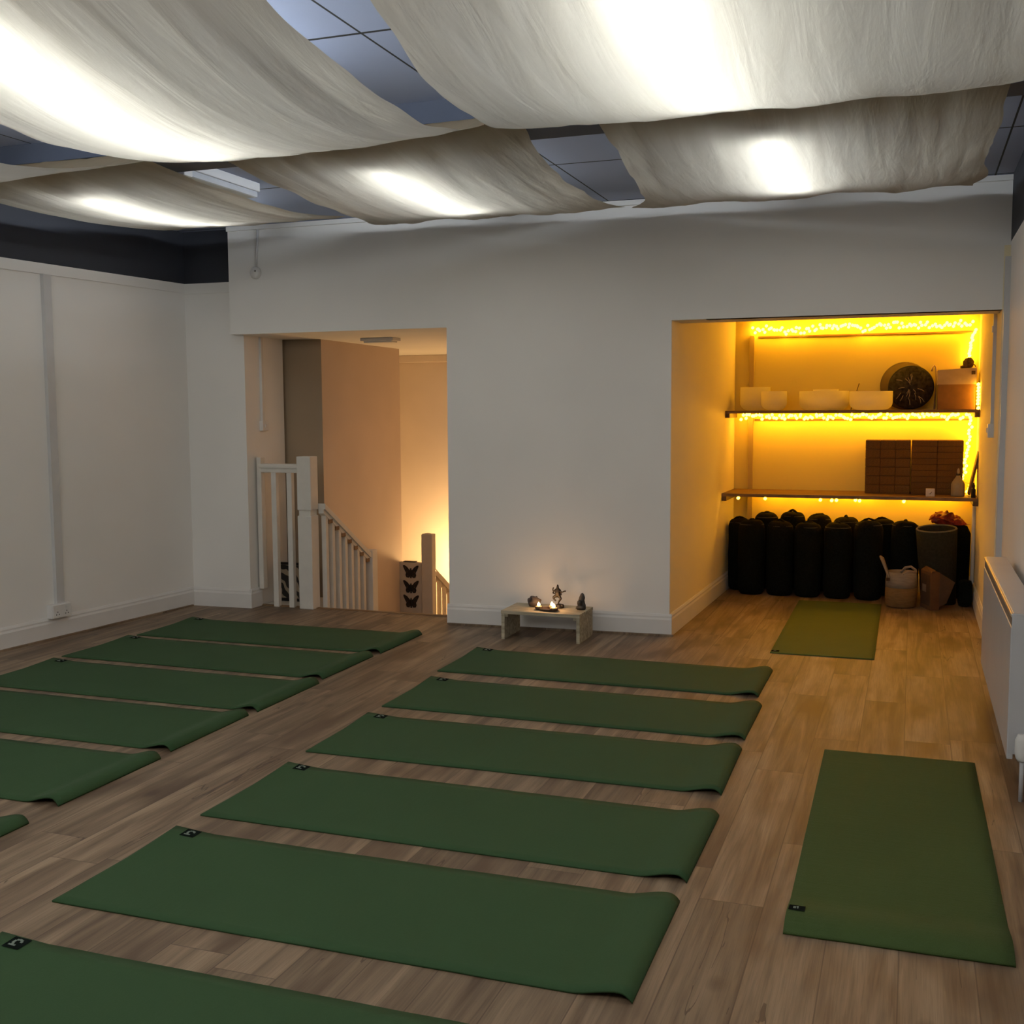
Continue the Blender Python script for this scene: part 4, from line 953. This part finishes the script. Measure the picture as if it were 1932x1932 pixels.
# cardboard box, standing on edge, flap open
cb = thing('cardboard_box', 'open cardboard carton with a white label standing beside the basket', 'box', (.15, 8.66, 0))
P0, P1, P2 = Vector((.153, 8.595, 0)), Vector((.085, 8.765, 0)), Vector((.213, 8.640, 0)); P3 = P1 + P2 - P0
mb = MB(); mb.prism([tuple(p.xy) for p in (P0, P2, P3, P1)], 0, .275); mb.build('carton', M['card'], cb)
def on_left(u, z, off): 
    q = P0.lerp(P1, u); n_l = Vector((-(P1 - P0).y, (P1 - P0).x, 0)).normalized(); return q + n_l * off + Vector((0, 0, z))
def left_patch(name, mat, u0, u1, z0, z1, off):
    mb = MB(); mb._add([on_left(u0, z0, off), on_left(u1, z0, off), on_left(u1, z1, off), on_left(u0, z1, off)], [(0, 1, 2, 3)]); mb.build(name, mat, cb)
left_patch('side_label', M['card_dark'], .08, .92, .03, .255, .0015)
left_patch('printed_panel', M['card_dark'], .12, .88, .075, .205, .003)
left_patch('label_paper', M['card_print'], .40, .78, .125, .18, .0045)
mb = MB(); pts = [P2 + Vector((0, 0, .02)), P2 + Vector((0, 0, .272)), P2 + Vector((.105, .02, .205)), P2 + Vector((.05, .012, .05))]
pts += [q + Vector((-.003, .006, 0)) for q in pts]
mb._add(pts, [(0, 1, 2, 3), (7, 6, 5, 4), (0, 4, 5, 1), (1, 5, 6, 2), (2, 6, 7, 3), (3, 7, 4, 0)]); mb.build('flap', M['card_dark'], cb)
mb = MB(); pts = [P1 + Vector((0, 0, .275)), P0 + Vector((0, 0, .275)), P0 + Vector((.03, .02, .29)), P1 + Vector((.035, -.02, .305))]
pts += [q + Vector((0, .002, .003)) for q in pts]
mb._add(pts, [(0, 1, 2, 3), (7, 6, 5, 4), (0, 4, 5, 1), (1, 5, 6, 2), (2, 6, 7, 3), (3, 7, 4, 0)]); mb.build('top_flap', M['card'], cb)
# rolled grey mat / bin
GX, GY = .215, 8.975
gm = thing('rolled_mat', 'thick grey mat rolled into an open upright tube behind the cardboard carton', 'rolled mat', (GX, GY, 0))
tilt = Matrix.Rotation(-.05, 4, 'Y') @ Matrix.Rotation(.10, 4, 'X')
mb = MB(); mb.lathe([(.125, 0), (.130, .2), (.140, .4), (.146, .57), (.132, .57), (.126, .4), (.115, .02), (0, .02)], (GX, GY, 0), 36, tilt); mb.build('roll', M['felt'], gm)
ring = [Matrix.Translation((GX, GY, 0)) @ tilt @ Vector((.139 * math.cos(a), .139 * math.sin(a), .571)) for a in [2 * PI * i / 36 for i in range(37)]]
mb = MB(); mb.tube(ring, .0075, 6); mb.build('rim', M['felt_rim'], gm)
# black bag + red cloth
bg = MB(); bg.lathe([(0, 0), (.11, .0), (.125, .03), (.128, .3), (.125, .5), (.10, .555), (.06, .57), (0, .57)], (.315, 9.30, 0), 24, None, True, .95)
for v in bg.b.verts:
    kk = 1 + .06 * noise.noise(v.co * 6); v.co.x = .315 + (v.co.x - .315) * kk; v.co.y = 9.30 + (v.co.y - 9.30) * kk
origin_to(tag(bg.build('black_bag', M['bolster']), 'bulky black bag in the right corner of the alcove', 'bag'), (.315, 9.30, 0))
rc = MB(); rc.blob((.285, 9.27, .612), .10, 5, .30, 2.6, (1.28, .85, .52), 9)
for v in rc.b.verts:
    v.co += Vector((0, 0, .030)) * noise.noise(v.co * 26) + Vector((.016, 0, .006)) * noise.noise(v.co * 48 + Vector((5, 5, 5)))
    v.co.z -= max(0, v.co.x - .26) * .42
    if v.co.z < .572: v.co.z = .572
origin_to(tag(rc.build('red_cloth', M['redcloth']), 'crumpled shiny red cloth bundled on top of the black bag', 'cloth'), (.285, 9.27, .572))
lb = MB(); lb.box(.345, .445, 8.80, 8.90, 0, .20, .035)
tag(lb.build('low_dark_bag', M['bolster']), 'low dark folded bag on the floor by the alcove right wall', 'bag')

# ------------------------------------------------------------------ fairy lights
bulb_me = None
def fairy(name_label, pts, bulbs, group='fairy light strings'):
    global bulb_me
    t = thing('fairy_lights', name_label, 'string lights', pts[0], 0, group)
    mb = MB(); mb.tube(pts, .0016, 5); mb.build('wire', M['wire'], t)
    if bulb_me is None:
        bm = bmesh.new(); bmesh.ops.create_icosphere(bm, subdivisions=1, radius=.0142)
        bulb_me = bpy.data.meshes.new('bulb'); bm.to_mesh(bulb_me); bm.free(); bulb_me.materials.append(M['bulb'])
        for f_ in bulb_me.polygons: f_.use_smooth = True
    for b_ in bulbs:
        o = bpy.data.objects.new('bulb', bulb_me); COL.objects.link(o); o.parent = t; o.location = Vector(b_) - Vector(pts[0])
rf = random.Random(5)
def run(xa, xb, y, z, n, jz, jy=.02, bias=0):
    out = []
    for i in range(n):
        x = xa + (xb - xa) * (i + rf.uniform(.1, .9)) / n
        out.append((x, y + rf.uniform(-jy, jy), z + rf.uniform(-jz, jz) - (rf.random() < .15) * jz * .7))
    return out
def wirepath(bul): 
    return [Vector(b_) + Vector((0, .006, .006)) for b_ in bul]
b1 = run(-1.27, .42, 9.40, 2.118, 99, .026, .03); fairy('dense golden fairy lights along the top of the alcove back wall', wirepath(b1), b1)
b2 = run(-1.34, .43, 9.34, ZU - .048, 99, .016, .05); fairy('dense golden fairy lights hanging under the upper shelf', wirepath(b2), b2)
b3 = [(-1.29, 8.93, ZL - .036), (-1.08, 8.93, ZL - .036), (-.66, 8.93, ZL - .038), (-.575, 8.93, ZL - .04), (-.54, 8.93, ZL - .038), (-.40, 8.93, ZL - .034), (-.37, 8.93, ZL - .038), (-.05, 8.93, ZL - .036)]
b3 += run(-1.2, .40, 9.36, ZL - .034, 40, .004, .05)
b3s = sorted(b3); fairy('sparse golden fairy lights under the lower shelf above the bolsters', wirepath(b3s), b3s)
b4 = []
for i in range(13):
    t_ = i / 12; b4.append((.435 - .045 * t_ ** .7 + rf.uniform(-.006, .006), 9.43, 2.07 - t_ * .24))
for i in range(8):
    b4.append((.456 + rf.uniform(-.003, .003), 9.10, ZU + .02 + i * .024 if i else ZU + .012))
fairy('golden fairy lights hanging down the right side above the two-tone box', wirepath(b4[:13]), b4[:13])
fairy('short run of golden fairy lights between the two-tone box and the right wall', wirepath(b4[13:]), b4[13:])
b5 = []
for i in range(24):
    t_ = i / 23; b5.append((.425 - .055 * t_ + rf.uniform(-.012, .012) + (.05 if i > 20 else 0), 9.34, ZU - .06 - t_ * .575))
fairy('golden fairy lights dropping at the right between the two shelves', wirepath(b5), b5)

# ------------------------------------------------------------------ lamps
def plamp(loc, e, col, r=.05, name='lamp'):
    ld = bpy.data.lights.new(name, 'POINT'); ld.energy = e; ld.color = col; ld.shadow_soft_size = r
    o = bpy.data.objects.new(name, ld); COL.objects.link(o); o.location = loc; return o
WARM = (1.0, .52, .20)
plamp((-4.20, 10.0, -.10), 64, (1.0, .58, .22), .10, 'stair_lamp')
plamp((-3.30, 8.7, .9), 3, (1.0, .58, .34), .15, 'stair_lamp')
# added unseen fill: rear lights tilted at the walls, area lights under the drapes
def fill_lamp(name, x, y, z, e, sx, sy, tilt=0, col=(1.0, .965, .90)):
    ld = bpy.data.lights.new(name, 'AREA'); ld.shape = 'RECTANGLE'; ld.size = sx; ld.size_y = sy; ld.energy = e; ld.color = col
    o = bpy.data.objects.new(name, ld); COL.objects.link(o); o.location = (x, y, z); o.rotation_euler = (tilt, 0, 0)
for x in (-.62, -2.5, -4.3):
    fill_lamp('rear_fill', x, .4, 2.45, 17, 1.4, 1.0, math.radians(52))
    fill_lamp('drape_fill', x, 3.2, 2.36, 2.6, 1.2, 1.6)
    fill_lamp('drape_fill', x, 5.8, 2.56, 2.0, 1.2, 1.4)
